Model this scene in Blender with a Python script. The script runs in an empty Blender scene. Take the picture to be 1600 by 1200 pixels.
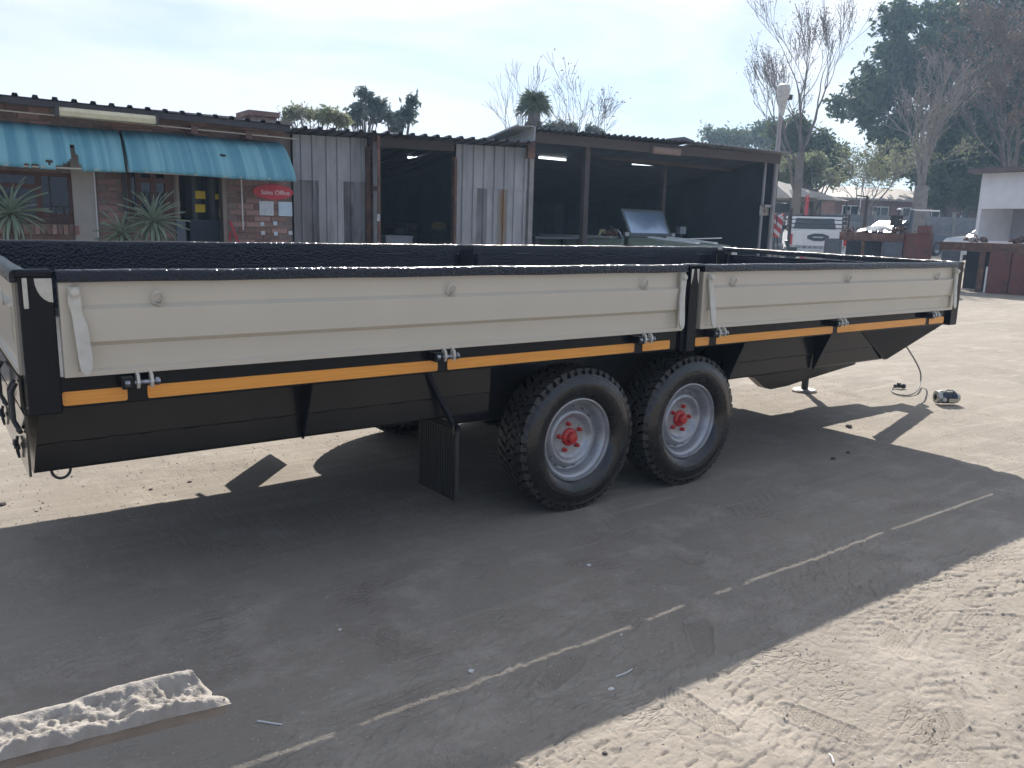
import bpy, math, random
import numpy as np
from mathutils import Vector, Matrix
SC = bpy.context.scene
COL = SC.collection
R = math.radians
# ------------------------------------------------------------------ camera
F, YAW, PIT, ROL, CX, CY, CZ = 1273.9, .6332, .1925, .0272, -.2619, -3.0419, 1.495
fw = np.array([math.sin(YAW)*math.cos(PIT), math.cos(YAW)*math.cos(PIT), -math.sin(PIT)])
rr = np.array([math.cos(YAW), -math.sin(YAW), 0.]); uu = np.cross(rr, fw)
r2 = math.cos(ROL)*rr + math.sin(ROL)*uu; u2 = -math.sin(ROL)*rr + math.cos(ROL)*uu
C0 = np.array([CX, CY, CZ])
cd = bpy.data.cameras.new('camera'); cam = bpy.data.objects.new('camera', cd); COL.objects.link(cam)
cam.matrix_world = Matrix(((r2[0], u2[0], -fw[0], CX), (r2[1], u2[1], -fw[1], CY), (r2[2], u2[2], -fw[2], CZ), (0, 0, 0, 1)))
cd.sensor_width = 36; cd.lens = 36*F/1600; cd.clip_end = 3000; cd.clip_start = .05
SC.camera = cam
# ------------------------------------------------------------------ sky, sun, exposure
SUND = Vector((.95, 1.05, 1.0)).normalized()
SEL = math.asin(SUND.z); SAZ = math.atan2(SUND.x, SUND.y)
W = bpy.data.worlds.new('World'); SC.world = W; W.use_nodes = True
nt = W.node_tree; nd = nt.nodes; lk = nt.links; nd.clear()
out = nd.new('ShaderNodeOutputWorld'); bg = nd.new('ShaderNodeBackground')
sky = nd.new('ShaderNodeTexSky'); sky.sky_type = 'NISHITA'; sky.sun_disc = False
sky.sun_elevation = SEL; sky.sun_rotation = SAZ; sky.altitude = 1300; sky.air_density = 1.0; sky.dust_density = .15; sky.ozone_density = 1.6
tc = nd.new('ShaderNodeTexCoord'); mp = nd.new('ShaderNodeMapping'); mp.inputs['Scale'].default_value = (1.0, 1.6, 4.2); mp.inputs['Rotation'].default_value = (0, .12, .5)
n1 = nd.new('ShaderNodeTexNoise'); n1.inputs['Scale'].default_value = 1.7; n1.inputs['Detail'].default_value = 7; n1.inputs['Roughness'].default_value = .52; n1.inputs['Distortion'].default_value = .6
cr = nd.new('ShaderNodeValToRGB'); cr.color_ramp.elements[0].position = .36; cr.color_ramp.elements[0].color = (.2, .2, .2, 1); cr.color_ramp.elements[1].position = .56; cr.color_ramp.elements[1].color = (.93, .93, .93, 1)
mx = nd.new('ShaderNodeMix'); mx.data_type = 'RGBA'
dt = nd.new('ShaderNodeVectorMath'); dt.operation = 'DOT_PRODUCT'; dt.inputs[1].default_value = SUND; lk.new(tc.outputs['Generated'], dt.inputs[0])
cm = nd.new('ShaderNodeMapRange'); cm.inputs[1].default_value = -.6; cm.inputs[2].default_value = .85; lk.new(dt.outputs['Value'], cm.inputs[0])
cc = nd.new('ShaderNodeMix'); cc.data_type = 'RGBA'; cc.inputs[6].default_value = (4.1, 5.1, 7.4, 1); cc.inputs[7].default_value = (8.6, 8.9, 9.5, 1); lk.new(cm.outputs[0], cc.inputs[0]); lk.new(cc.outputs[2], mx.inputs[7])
lk.new(tc.outputs['Generated'], mp.inputs[0]); lk.new(mp.outputs[0], n1.inputs[0]); lk.new(n1.outputs[0], cr.inputs[0])
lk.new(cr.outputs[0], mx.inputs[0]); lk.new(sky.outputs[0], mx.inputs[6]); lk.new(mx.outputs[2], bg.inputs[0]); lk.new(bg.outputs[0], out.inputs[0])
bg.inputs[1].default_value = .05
sd = bpy.data.lights.new('sun', 'SUN'); so = bpy.data.objects.new('sun', sd); COL.objects.link(so)
sd.energy = 3.75; sd.angle = R(.53); sd.color = (1, .95, .87)
so.rotation_euler = SUND.to_track_quat('Z', 'Y').to_euler()
SC.view_settings.view_transform = 'Standard'; SC.view_settings.look = 'None'; SC.view_settings.gamma = 1
SC.view_settings.use_curve_mapping = False; SC.view_settings.exposure = 1.24
SC.cycles.max_bounces = 8; SC.cycles.transparent_max_bounces = 16
# ------------------------------------------------------------------ helpers
def ray(px, py): return fw + r2*(px-800)/F - u2*(py-600)/F
def at(px, py, dep): return C0 + ray(px, py)*dep               # point at a depth along the view axis
def onz(px, py, z=0.): d = ray(px, py); return C0 + d*(z-C0[2])/d[2]
def ony(px, py, y): d = ray(px, py); return C0 + d*(y-C0[1])/d[1]
FA = R(4.4); FD = np.array([math.cos(FA), -math.sin(FA), 0]); FN = np.array([-math.sin(FA), -math.cos(FA), 0]); F0 = np.array([0, 9., 0])
def fac(px, py, d=0.):                                          # pixel -> (s, z) on the building front, d metres in front of it
    dr = ray(px, py); t = ((F0 + FN*d - C0) @ FN)/(dr @ FN); p = C0 + dr*t
    return float((p-F0) @ FD), float(p[2])
def fp(s, z, d=0.): p = F0 + FD*s + FN*d; return (p[0], p[1], z)
FROT = -FA
class MB:
    def __init__(s): s.v = []; s.f = []; s.sm = []; s.mi = []; s.m = 0
    def add(s, vs, fs, smooth=False):
        n = len(s.v); s.v += [tuple(map(float, v)) for v in vs]
        s.f += [tuple(i+n for i in f) for f in fs]; s.sm += [smooth]*len(fs); s.mi += [s.m]*len(fs); return s
    def box(s, a, b, M=None):
        x0, y0, z0 = a; x1, y1, z1 = b
        vs = [(x0, y0, z0), (x1, y0, z0), (x1, y1, z0), (x0, y1, z0), (x0, y0, z1), (x1, y0, z1), (x1, y1, z1), (x0, y1, z1)]
        if M is not None: vs = [M(v) for v in vs]
        return s.add(vs, [(0, 3, 2, 1), (4, 5, 6, 7), (0, 1, 5, 4), (1, 2, 6, 5), (2, 3, 7, 6), (3, 0, 4, 7)])
    def cbox(s, a, b, c=.006):                                   # chamfered box (axis aligned): 3 octagon style bevel on vertical+horizontal edges
        x0, y0, z0 = a; x1, y1, z1 = b; V = []; Fc = []
        idx = {}
        for ix, (x, sx) in enumerate(((x0, 1), (x1, -1))):
            for iy, (y, sy) in enumerate(((y0, 1), (y1, -1))):
                for iz, (z, sz) in enumerate(((z0, 1), (z1, -1))):
                    for k in range(3):
                        p = [x+sx*c, y+sy*c, z+sz*c]; p[k] = (x, y, z)[k]
                        idx[ix, iy, iz, k] = len(V); V.append(p)
        for ix in (0, 1):
            Fc.append([idx[ix, 0, 0, 0], idx[ix, 1, 0, 0], idx[ix, 1, 1, 0], idx[ix, 0, 1, 0]])
            Fc.append([idx[0, ix, 0, 1], idx[1, ix, 0, 1], idx[1, ix, 1, 1], idx[0, ix, 1, 1]])
            Fc.append([idx[0, 0, ix, 2], idx[1, 0, ix, 2], idx[1, 1, ix, 2], idx[0, 1, ix, 2]])
            for iy in (0, 1):
                Fc.append([idx[ix, iy, 0, 0], idx[ix, iy, 1, 0], idx[ix, iy, 1, 1], idx[ix, iy, 0, 1]])
                Fc.append([idx[ix, 0, iy, 0], idx[ix, 1, iy, 0], idx[ix, 1, iy, 2], idx[ix, 0, iy, 2]])
                Fc.append([idx[0, ix, iy, 1], idx[1, ix, iy, 1], idx[1, ix, iy, 2], idx[0, ix, iy, 2]])
                for iz in (0, 1): Fc.append([idx[ix, iy, iz, k] for k in range(3)])
        return s.add(V, Fc)
    def prism(s, poly, d):                                       # planar polygon (3d points) extruded by vector d
        n = len(poly); p = [np.array(q, float) for q in poly]; d = np.array(d, float)
        return s.add(p+[q+d for q in p], [tuple(range(n))[::-1], tuple(range(n, 2*n))]+[(i, (i+1) % n, n+(i+1) % n, n+i) for i in range(n)])
    def tube(s, pts, r, n=8, closed=False, smooth=True, caps=True):
        pts = [np.array(p, float) for p in pts]; m = len(pts)
        rs = r if hasattr(r, '__len__') else [r]*m; V = []; prev = None
        for i, p in enumerate(pts):
            a = pts[(i-1) % m] if (closed or i > 0) else p; b = pts[(i+1) % m] if (closed or i < m-1) else p
            t = b-a; t = t/(np.linalg.norm(t)+1e-12)
            if prev is None:
                q = np.array([0, 0, 1.]) if abs(t[2]) < .9 else np.array([1., 0, 0]); x = np.cross(q, t)
            else: x = prev - t*(prev @ t)
            x /= np.linalg.norm(x)+1e-12; prev = x; y = np.cross(t, x)
            V += [p+rs[i]*(x*math.cos(2*math.pi*k/n)+y*math.sin(2*math.pi*k/n)) for k in range(n)]
        Fs = []
        for i in range(m if closed else m-1):
            j = (i+1) % m
            Fs += [(i*n+k, i*n+(k+1) % n, j*n+(k+1) % n, j*n+k) for k in range(n)]
        s.add(V, Fs, smooth)
        if not closed and caps:
            k0 = len(s.v)-m*n; s.f += [tuple(k0+k for k in range(n))[::-1], tuple(k0+(m-1)*n+k for k in range(n))]; s.sm += [False]*2; s.mi += [s.m]*2
        return s
    def lathe(s, prof, c, axis='y', n=48, smooth=True, close=False):   # prof: (r, t) along the axis
        V = []; m = len(prof)
        for (r, t) in prof:
            for k in range(n):
                a = 2*math.pi*k/n; q = (r*math.cos(a), r*math.sin(a))
                V.append({'y': (c[0]+q[0], c[1]+t, c[2]+q[1]), 'z': (c[0]+q[0], c[1]+q[1], c[2]+t), 'x': (c[0]+t, c[1]+q[0], c[2]+q[1])}[axis])
        Fs = [(i*n+k, i*n+(k+1) % n, ((i+1) % m)*n+(k+1) % n, ((i+1) % m)*n+k) for i in range(m if close else m-1) for k in range(n)]
        return s.add(V, Fs, smooth)
    def build(s, name, mats, parent=None, loc=(0, 0, 0), rz=0., sharp=35):
        me = bpy.data.meshes.new(name); me.from_pydata(s.v, [], s.f)
        for m in (mats if isinstance(mats, (list, tuple)) else [mats]): me.materials.append(m)
        me.polygons.foreach_set('use_smooth', s.sm); me.polygons.foreach_set('material_index', s.mi)
        if any(s.sm): 
            try: me.set_sharp_from_angle(angle=R(sharp))
            except Exception: pass
        me.update()
        o = bpy.data.objects.new(name, me); COL.objects.link(o); o.location = loc; o.rotation_euler = (0, 0, rz)
        if parent: o.parent = parent
        return o
def normfix(o):
    import bmesh
    b = bmesh.new(); b.from_mesh(o.data); bmesh.ops.recalc_face_normals(b, faces=b.faces); b.to_mesh(o.data); b.free(); return o
def tag(o, label=None, cat=None, group=None, kind=None):
    if label: o['label'] = label
    if cat: o['category'] = cat
    if group: o['group'] = group
    if kind: o['kind'] = kind
    return o
def empty(name, loc=(0, 0, 0), rz=0., parent=None):
    o = bpy.data.objects.new(name, None); COL.objects.link(o); o.location = loc; o.rotation_euler = (0, 0, rz); o.empty_display_size = .1
    if parent: o.parent = parent
    return o
def thing(name, label, cat, loc=(0, 0, 0), rz=0., group=None): return tag(empty(name, loc, rz), label, cat, group)
def kids(o): return [c for c in bpy.data.objects if c.parent == o]
def dup(o, loc=None, rz=None, parent=None, label=None):
    c = o.copy(); COL.objects.link(c); c.parent = parent
    if loc is not None: c.location = loc
    if rz is not None: c.rotation_euler = (0, 0, rz)
    if label: c['label'] = label
    for k in kids(o): dup(k, parent=c)
    return c
# ------------------------------------------------------------------ materials
def nodes(name):
    m = bpy.data.materials.new(name); m.use_nodes = True; return m, m.node_tree.nodes, m.node_tree.links, m.node_tree.nodes['Principled BSDF']
def mat(name, c, rough=.6, metal=0., c2=None, sc=6., fac_=(.35, .65), bump=0., bsc=60., bdet=4, spec=.5, coat=0., rvar=0., obj_rand=0., stretch=None, c3=None, sc3=1.5, emis=None, trans=0.):
    m, N, L, B = nodes(name)
    B.inputs['Base Color'].default_value = (*c, 1); B.inputs['Roughness'].default_value = rough; B.inputs['Metallic'].default_value = metal
    B.inputs['Specular IOR Level'].default_value = spec; B.inputs['Coat Weight'].default_value = coat; B.inputs['Coat Roughness'].default_value = .04
    if emis: B.inputs['Emission Color'].default_value = (*emis[0], 1); B.inputs['Emission Strength'].default_value = emis[1]
    if trans: B.inputs['Transmission Weight'].default_value = trans
    t = N.new('ShaderNodeTexCoord'); src = t.outputs['Object']
    if stretch:
        g = N.new('ShaderNodeMapping'); g.inputs['Scale'].default_value = stretch; L.new(src, g.inputs[0]); src = g.outputs[0]
    col = None
    def noise(s, d=5, ro=.6):
        n = N.new('ShaderNodeTexNoise'); n.inputs['Scale'].default_value = s; n.inputs['Detail'].default_value = d; n.inputs['Roughness'].default_value = ro; L.new(src, n.inputs[0]); return n.outputs[0]
    def ramp(x, a, b):
        r = N.new('ShaderNodeMapRange'); r.inputs[1].default_value = a; r.inputs[2].default_value = b; L.new(x, r.inputs[0]); return r.outputs[0]
    if c2:
        x = N.new('ShaderNodeMix'); x.data_type = 'RGBA'; x.inputs[6].default_value = (*c, 1); x.inputs[7].default_value = (*c2, 1)
        L.new(ramp(noise(sc), *fac_), x.inputs[0]); col = x.outputs[2]
    if c3:
        x = N.new('ShaderNodeMix'); x.data_type = 'RGBA'; x.inputs[7].default_value = (*c3, 1)
        if col: L.new(col, x.inputs[6])
        else: x.inputs[6].default_value = (*c, 1)
        L.new(ramp(noise(sc3, 6, .65), .52, .68), x.inputs[0]); col = x.outputs[2]
    if obj_rand:
        oi = N.new('ShaderNodeObjectInfo'); r = N.new('ShaderNodeMapRange'); r.inputs[3].default_value = 1-obj_rand; r.inputs[4].default_value = 1+obj_rand; L.new(oi.outputs['Random'], r.inputs[0])
        h = N.new('ShaderNodeHueSaturation'); L.new(r.outputs[0], h.inputs['Value'])
        if col: L.new(col, h.inputs['Color'])
        else: h.inputs['Color'].default_value = (*c, 1)
        col = h.outputs[0]
    if col: L.new(col, B.inputs['Base Color'])
    if rvar: 
        r = N.new('ShaderNodeMapRange'); r.inputs[1].default_value = .3; r.inputs[2].default_value = .7; r.inputs[3].default_value = max(rough-rvar, .02); r.inputs[4].default_value = rough+rvar; L.new(noise(sc*1.7), r.inputs[0]); L.new(r.outputs[0], B.inputs['Roughness'])
    if bump:
        b = N.new('ShaderNodeBump'); b.inputs['Strength'].default_value = 1; b.inputs['Distance'].default_value = bump; L.new(noise(bsc, bdet), b.inputs['Height']); L.new(b.outputs[0], B.inputs['Normal'])
    return m
BLK = mat('black_gloss_paint', (.006, .009, .015), .12, c2=(.010, .012, .016), sc=3, bump=.0004, bsc=9, bdet=3, coat=.0, spec=.2, rvar=.05, c3=(.012, .012, .013), sc3=2.2)
HULLM = mat('black_chassis_paint', (.008, .010, .013), .2, c2=(.016, .016, .017), sc=2.5, bump=.0010, bsc=5, bdet=3, coat=.0, spec=.36, rvar=.05)
HAM = mat('hammered_black_paint', (.006, .009, .018), .17, bump=.0075, bsc=70, bdet=1.0, coat=.0, spec=.42)
BEIGE = mat('beige_gloss_paint', (.58, .52, .42), .28, c2=(.55, .495, .40), sc=2.5, coat=.12)
BEIGE2 = mat('beige_hardware_paint', (.60, .57, .49), .3, c2=(.50, .47, .4), sc=25, bump=.0004, bsc=60, coat=.2)
TAPE = mat('amber_reflective_tape', (.90, .37, .05), .25, c2=(.78, .30, .04), sc=5, coat=.3, stretch=(1, 6, 30), bump=.0003, bsc=90, emis=None)
BOLT = mat('zinc_bolt', (.45, .47, .5), .3, 1., c2=(.2, .2, .22), sc=40)
RUB = mat('tyre_rubber', (.006, .006, .008), .26, c2=(.012, .012, .012), sc=9, bump=.0006, bsc=120, coat=.35, rvar=.1)
TREAD = mat('dusty_tread_rubber', (.022, .022, .023), .55, c2=(.05, .045, .04), sc=12, bump=.001, bsc=150)
RIM = mat('silver_rim_paint', (.42, .43, .45), .34, .5, c2=(.32, .32, .33), sc=14, bump=.0004, bsc=80, coat=.2, rvar=.08)
RED = mat('red_hub_paint', (.55, .03, .028), .35, c2=(.42, .03, .025), sc=30, coat=.2)
DARK = mat('dark_steel', (.02, .021, .024), .5, c2=(.035, .032, .03), sc=8)
FLAP = mat('ribbed_rubber', (.022, .022, .024), .5)
CAB = mat('grey_cable', (.16, .155, .15), .5)
FLOORM = mat('trailer_floor', (.03, .032, .036), .4, c2=(.06, .055, .05), sc=5)
# ------------------------------------------------------------------ ground
def vn(x, y, seed):
    xi = np.floor(x).astype(np.int64); yi = np.floor(y).astype(np.int64); xf = x-xi; yf = y-yi
    xf = xf*xf*(3-2*xf); yf = yf*yf*(3-2*yf)
    def h(a, b):
        n = (a*374761393 + b*668265263 + seed*982451653) & 0xffffffff; n = ((n ^ (n >> 13))*1274126177) & 0xffffffff
        return ((n ^ (n >> 16)) & 0xffff)/65535.
    return (h(xi, yi)*(1-xf)+h(xi+1, yi)*xf)*(1-yf)+(h(xi, yi+1)*(1-xf)+h(xi+1, yi+1)*xf)*yf
def fbm(x, y, seed, o=4): return sum((vn(x*2**k, y*2**k, seed+k)-.5)*.5**k for k in range(o))
def slope(x, y):
    r = np.hypot(x-C0[0], y-C0[1]); return np.clip((r-20)*.022, 0, .9)
def gz(x, y): return float(slope(np.array(x), np.array(y)))
FEET = [(1.15, -1.93, .3, .29), (1.9, -1.78, 1.9, .29), (2.6, -1.62, .9, .28), (1.62, -1.52, 1.6, .3), (3.1, -1.75, 2.6, .29), (2.2, -2.0, .1, .28), (3.6, -1.5, .5, .29), (2.95, -2.05, 1.2, .28),
        (1.4, -1.1, .4, .29), (2.5, -.6, 1.8, .3), (3.3, -1.15, 2.3, .29), (.9, -1.35, 2.2, .28), (4.3, -1.7, .3, .29), (3.9, -2.05, 1.0, .29), (2.0, -1.2, .8, .29), (4.9, -1.2, 2.0, .3), (1.0, -.6, 1.1, .28), (5.3, -1.9, .4, .29)]
def height(X, Y):
    z = .010*fbm(X*.9, Y*.9, 3, 3) +   .003*fbm(X*4+1.5*fbm(X, Y, 9, 2), Y*5, 11, 3)
    wx = X+.10*fbm(X*3, Y*3, 21, 2); wy = Y+.10*fbm(X*3+9, Y*3, 22, 2)
    lit = np.clip((-Y-.9)/.7, 0, 1) + np.clip((X-5)/1.5, 0, 1) + .42; lit = np.clip(lit, 0, 1)
    fz = np.clip(1-np.hypot(np.clip(np.abs(X-1.98)-1.5, 0, 9), np.clip(np.abs(Y+1.62)-.75, 0, 9))/.8, 0, 1)
    dens = np.clip(vn(X*1.1, Y*1.3, 51)*1.9-.45, .15, 1)*lit
    a1 = 1-np.abs(2*vn(wx*9+wy*5, wy*21-wx*7, 31)-1); a2 = 1-np.abs(2*vn(wx*15-wy*6, wy*26+wx*5, 37)-1)
    z = z - .003*dens*np.clip((a1-.90)/.07, 0, 1) - .0025*dens*np.clip((a2-.88)/.08, 0, 1) + .003*lit*.5*(vn(X*24, Y*30, 41)-.5)
    for (k_, sx, sy, ro, am) in ((81, 13, 55, .15, .007), (84, 16, 62, .75, .006), (87, 11, 48, -.45, .006), (90, 24, 90, .3, .004)):
        u = X*math.cos(ro)+Y*math.sin(ro); v = -X*math.sin(ro)+Y*math.cos(ro); q = vn(u*sx+2*vn(u*2, v*2, k_+1), v*sy+3*vn(u*3, v*3, k_+2), k_)
        z = z - am*lit*(.25+.75*fz)*np.clip((q-.74)/.055, 0, 1)*np.clip(vn(X*1.7+k_, Y*2.1, k_)*2.4-.75, 0, 1)
    cc = 1-np.abs(2*vn(wx*4+wy*3, wy*46-wx*9+3*vn(X*3, Y*3, 77), 78)-1); z = z - .004*lit*np.clip(vn(X*2.1, Y*3.1, 79)*2.6-1.1, 0, 1)*np.clip((cc-.72)/.12, 0, 1)
    z = z + fz*(.0022*(vn(X*60, Y*60, 43)-.5)*lit + .0012*(vn(X*75, Y*75, 44)-.5))
    # tyre tracks: chevron blocks pressed into the dust
    for (x0, y0, an, w) in ((1., -1.75, .12, .22), (2., -2.02, .25, .2), (0., .55, -.05, .22), (3., -1.35, -.35, .2), (1., -.9, .5, .18), (5.6, -.9, -.9, .22), (6, .1, .15, .22)):
        c, s = math.cos(an), math.sin(an); u = (X-x0)*c+(Y-y0)*s; v = -(X-x0)*s+(Y-y0)*c
        msk = np.clip(1-(np.abs(v)/(w/2))**6, 0, 1)*np.clip(vn(u*1.7+x0*7, v*2, 61)*2.4-.9, 0, 1)
        ph = np.abs((u*14+np.abs(v)*16) % 1-.5)*2
        z = z - msk*(.001+.0035*np.clip((ph-.45)*6, 0, 1))*np.clip(.3+vn(X*7, Y*7, 63), 0, 1)
    for (fx, fy, an, ln) in FEET:
        c, s = math.cos(an), math.sin(an); u = ((X-fx)*c+(Y-fy)*s)/(ln/2); v = (-(X-fx)*s+(Y-fy)*c)/(ln*.18*(1-.16*np.cos(2.2*u+.6)))
        rd = np.sqrt(np.abs(u)**2.6+np.abs(v)**2.4); ins = np.clip((1-rd)*9, 0, 1); rim = np.exp(-((rd-1.12)/.12)**2)
        cl = np.clip(np.sin(u*ln/2*2*math.pi/.022)*np.sin(v*2*math.pi/.36+u)*3, -1, 1)
        z = z*(1-.7*ins) - ins*(.004+.0026*cl) + .004*rim
    return z + slope(X, Y)
def axis(f0, f1, st, lo, hi, g):
    a = list(np.arange(f0, f1, st)); s = st
    while a[-1] < hi: s *= g; a.append(a[-1]+s)
    s = st; b = [a[0]]
    while b[-1] > lo: s *= g; b.append(b[-1]-s)
    return np.array(b[:0:-1]+a)
xs = axis(.55, 3.4, .0052, -220, 260, 1.026); ys = axis(-2.3, -.95, .0052, -160, 280, 1.022)
X, Y = np.meshgrid(xs, ys); Z = height(X, Y)
nx, ny = len(xs), len(ys)
me = bpy.data.meshes.new('ground'); me.vertices.add(nx*ny); me.vertices.foreach_set('co', np.stack([X, Y, Z], -1).astype(np.float32).ravel())
i = np.arange((ny-1)*(nx-1)); r_ = i//(nx-1); c_ = i % (nx-1); q = r_*nx+c_
fi = np.stack([q, q+1, q+nx+1, q+nx], -1).ravel().astype(np.int32)
me.loops.add(len(fi)); me.loops.foreach_set('vertex_index', fi); me.polygons.add(len(i)); me.polygons.foreach_set('loop_start', np.arange(len(i), dtype=np.int32)*4)
me.polygons.foreach_set('loop_total', np.full(len(i), 4, np.int32)); me.polygons.foreach_set('use_smooth', np.ones(len(i), bool)); me.update(calc_edges=True); me.validate()
m, N, L, B = nodes('dusty_ground')
t = N.new('ShaderNodeTexCoord')
def nz(s, d, ro=.6):
    n = N.new('ShaderNodeTexNoise'); n.inputs['Scale'].default_value = s; n.inputs['Detail'].default_value = d; n.inputs['Roughness'].default_value = ro; L.new(t.outputs['Object'], n.inputs[0]); return n.outputs[0]
def mr(x, a, b, lo=0, hi=1):
    r = N.new('ShaderNodeMapRange'); r.inputs[1].default_value = a; r.inputs[2].default_value = b; r.inputs[3].default_value = lo; r.inputs[4].default_value = hi; L.new(x, r.inputs[0]); return r.outputs[0]
def mixc(f, a, b):
    x = N.new('ShaderNodeMix'); x.data_type = 'RGBA'; L.new(f, x.inputs[0])
    for k, v in ((6, a), (7, b)):
        if isinstance(v, tuple): x.inputs[k].default_value = (*v, 1)
        else: L.new(v, x.inputs[k])
    return x.outputs[2]
c = mixc(mr(nz(.55, 6), .35, .65), (.31, .272, .228), (.25, .222, .19))
c = mixc(mr(nz(2.2, 8, .7), .5, .72), c, (.40, .355, .305))
c = mixc(mr(nz(1.3, 7, .68), .56, .74), c, (.24, .205, .18))
mk = N.new('ShaderNodeMapping'); mk.inputs['Rotation'].default_value = (0, 0, YAW-.12); mk.inputs['Scale'].default_value = (.9, 7.5, 1); L.new(t.outputs['Object'], mk.inputs[0])
nk = N.new('ShaderNodeTexNoise'); nk.inputs['Scale'].default_value = 1.3; nk.inputs['Detail'].default_value = 7; nk.inputs['Roughness'].default_value = .68; nk.inputs['Distortion'].default_value = .8; L.new(mk.outputs[0], nk.inputs[0])
c = mixc(mr(nk.outputs[0], .54, .68), c, (.262, .236, .205)); c = mixc(mr(nk.outputs[0], .46, .34), c, (.325, .292, .25))
c = mixc(mr(nz(55, 3), .62, .75), c, (.20, .17, .15))
c = mixc(mr(nz(130, 2), .66, .74), c, (.52, .48, .42))
L.new(c, B.inputs['Base Color']); B.inputs['Roughness'].default_value = .95; B.inputs['Specular IOR Level'].default_value = .15
b1 = N.new('ShaderNodeBump'); b1.inputs['Distance'].default_value = .0032; b1.inputs['Strength'].default_value = .8; L.new(nz(60, 8, .75), b1.inputs['Height'])
dm = N.new('ShaderNodeVectorMath'); dm.operation = 'MULTIPLY_ADD'; nv = N.new('ShaderNodeTexNoise'); nv.inputs['Scale'].default_value = 7; nv.inputs['Detail'].default_value = 3; L.new(t.outputs['Object'], nv.inputs[0])
L.new(nv.outputs['Color'], dm.inputs[0]); dm.inputs[1].default_value = (.14, .14, 0); L.new(t.outputs['Object'], dm.inputs[2])
ms = N.new('ShaderNodeMapping'); ms.inputs['Scale'].default_value = (.55, 1.25, 1); ms.inputs['Rotation'].default_value = (0, 0, .5); L.new(dm.outputs[0], ms.inputs[0])
vo = N.new('ShaderNodeTexVoronoi'); vo.feature = 'DISTANCE_TO_EDGE'; vo.inputs['Scale'].default_value = 26; L.new(ms.outputs[0], vo.inputs['Vector'])
mm = N.new('ShaderNodeMath'); mm.operation = 'MULTIPLY'; L.new(mr(vo.outputs['Distance'], 0, .13, 1, 0), mm.inputs[0]); L.new(mr(nz(2.6, 4), .5, .66), mm.inputs[1])
b0 = N.new('ShaderNodeBump'); b0.invert = True; b0.inputs['Distance'].default_value = .004; b0.inputs['Strength'].default_value = .9; L.new(mm.outputs[0], b0.inputs['Height']); L.new(b0.outputs[0], b1.inputs['Normal'])
b3 = N.new('ShaderNodeBump'); b3.inputs['Distance'].default_value = .012; b3.inputs['Strength'].default_value = .45; L.new(nk.outputs[0], b3.inputs['Height']); L.new(b3.outputs[0], b0.inputs['Normal'])
b2 = N.new('ShaderNodeBump'); b2.inputs['Distance'].default_value = .0024; b2.inputs['Strength'].default_value = .9; L.new(nz(260, 3), b2.inputs['Height']); L.new(b1.outputs[0], b2.inputs['Normal'])
L.new(b2.outputs[0], B.inputs['Normal'])
me.materials.append(m); go = bpy.data.objects.new('ground', me); COL.objects.link(go); tag(go, kind='structure')
# ------------------------------------------------------------------ trailer
TR = thing('flatbed_trailer', 'long black and beige drop-side flatbed trailer with two axles standing in the yard', 'trailer', (0, 0, 0))
TL, TW, ZT = 6.16, 2.2657, 1.313
P = lambda mb, name, m, parent=TR, **k: mb.build(name, m, parent, **k)
def rail(x0, x1, y0, y1, z0, z1, along='x', dz=0.):             # rounded top rail as an extruded section; dz lifts the far end
    mb = MB(); c = .017; n = 4
    if along == 'x': a, b = y0, y1
    else: a, b = x0, x1
    sec = [(a, z0), (b, z0)]
    for k in range(n+1): t = math.pi/2*k/n; sec.append((b-c+c*math.cos(t), z1-c+c*math.sin(t)))
    for k in range(n+1): t = math.pi/2+math.pi/2*k/n; sec.append((a+c+c*math.cos(t), z1-c+c*math.sin(t)))
    e0, e1 = (x0, x1) if along == 'x' else (y0, y1); V = []
    st = 12; m = len(sec)
    for i in range(st+1):
        e = e0+(e1-e0)*i/st
        wob = .0015*math.sin(i*2.1+e0)
        for (p, z) in sec: V.append((e, p, z+wob+dz*i/st) if along == 'x' else (p, e, z+wob+dz*i/st))
    Fs = [(i*m+k, i*m+(k+1) % m, (i+1)*m+(k+1) % m, (i+1)*m+k) for i in range(st) for k in range(m)]
    Fs += [tuple(range(m)), tuple(range(st*m, st*m+m))]
    mb.add(V, Fs, True); return mb
PROF = [(-.006, .957), (-.006, .974), (.006, .981), (.006, 1.058), (-.012, 1.074), (-.012, 1.182), (.006, 1.196), (.006, 1.272), (.03, 1.272), (.03, .957)]
def board(u0, u1, sgn, off, axis, name):                        # pressed side board; off = outer plane, sgn = outward direction
    mb = MB(); pr = PROF; m = len(pr)
    def pt(u, d, z): return (u, off-sgn*d, z) if axis == 'x' else (off-sgn*d, u, z)
    def seg(a, b, prof, wav=0):
        V = []; st = max(2, int((b-a)/.12)); k = len(prof)
        for i in range(st+1):
            u = a+(b-a)*i/st
            for j, (d, z) in enumerate(prof):
                w = wav*math.sin(u*4.3+z*9)*math.sin(u*1.7+j) if 0 < j < k-3 else 0
                V.append(pt(u, d+w, z))
        mb.add(V, [(i*k+j, i*k+(j+1) % k, (i+1)*k+(j+1) % k, (i+1)*k+j) for i in range(st) for j in range(k)]+[tuple(range(k)), tuple(range(st*k, st*k+k))])
    flat = [(-.004, .957), (-.004, 1.272), (.03, 1.272), (.03, .957)]
    seg(u0, u0+.04, flat); seg(u0+.04, u1-.04, pr, .00012); seg(u1-.04, u1, flat)
    o = P(mb, name, BEIGE); normfix(o); return o
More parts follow.
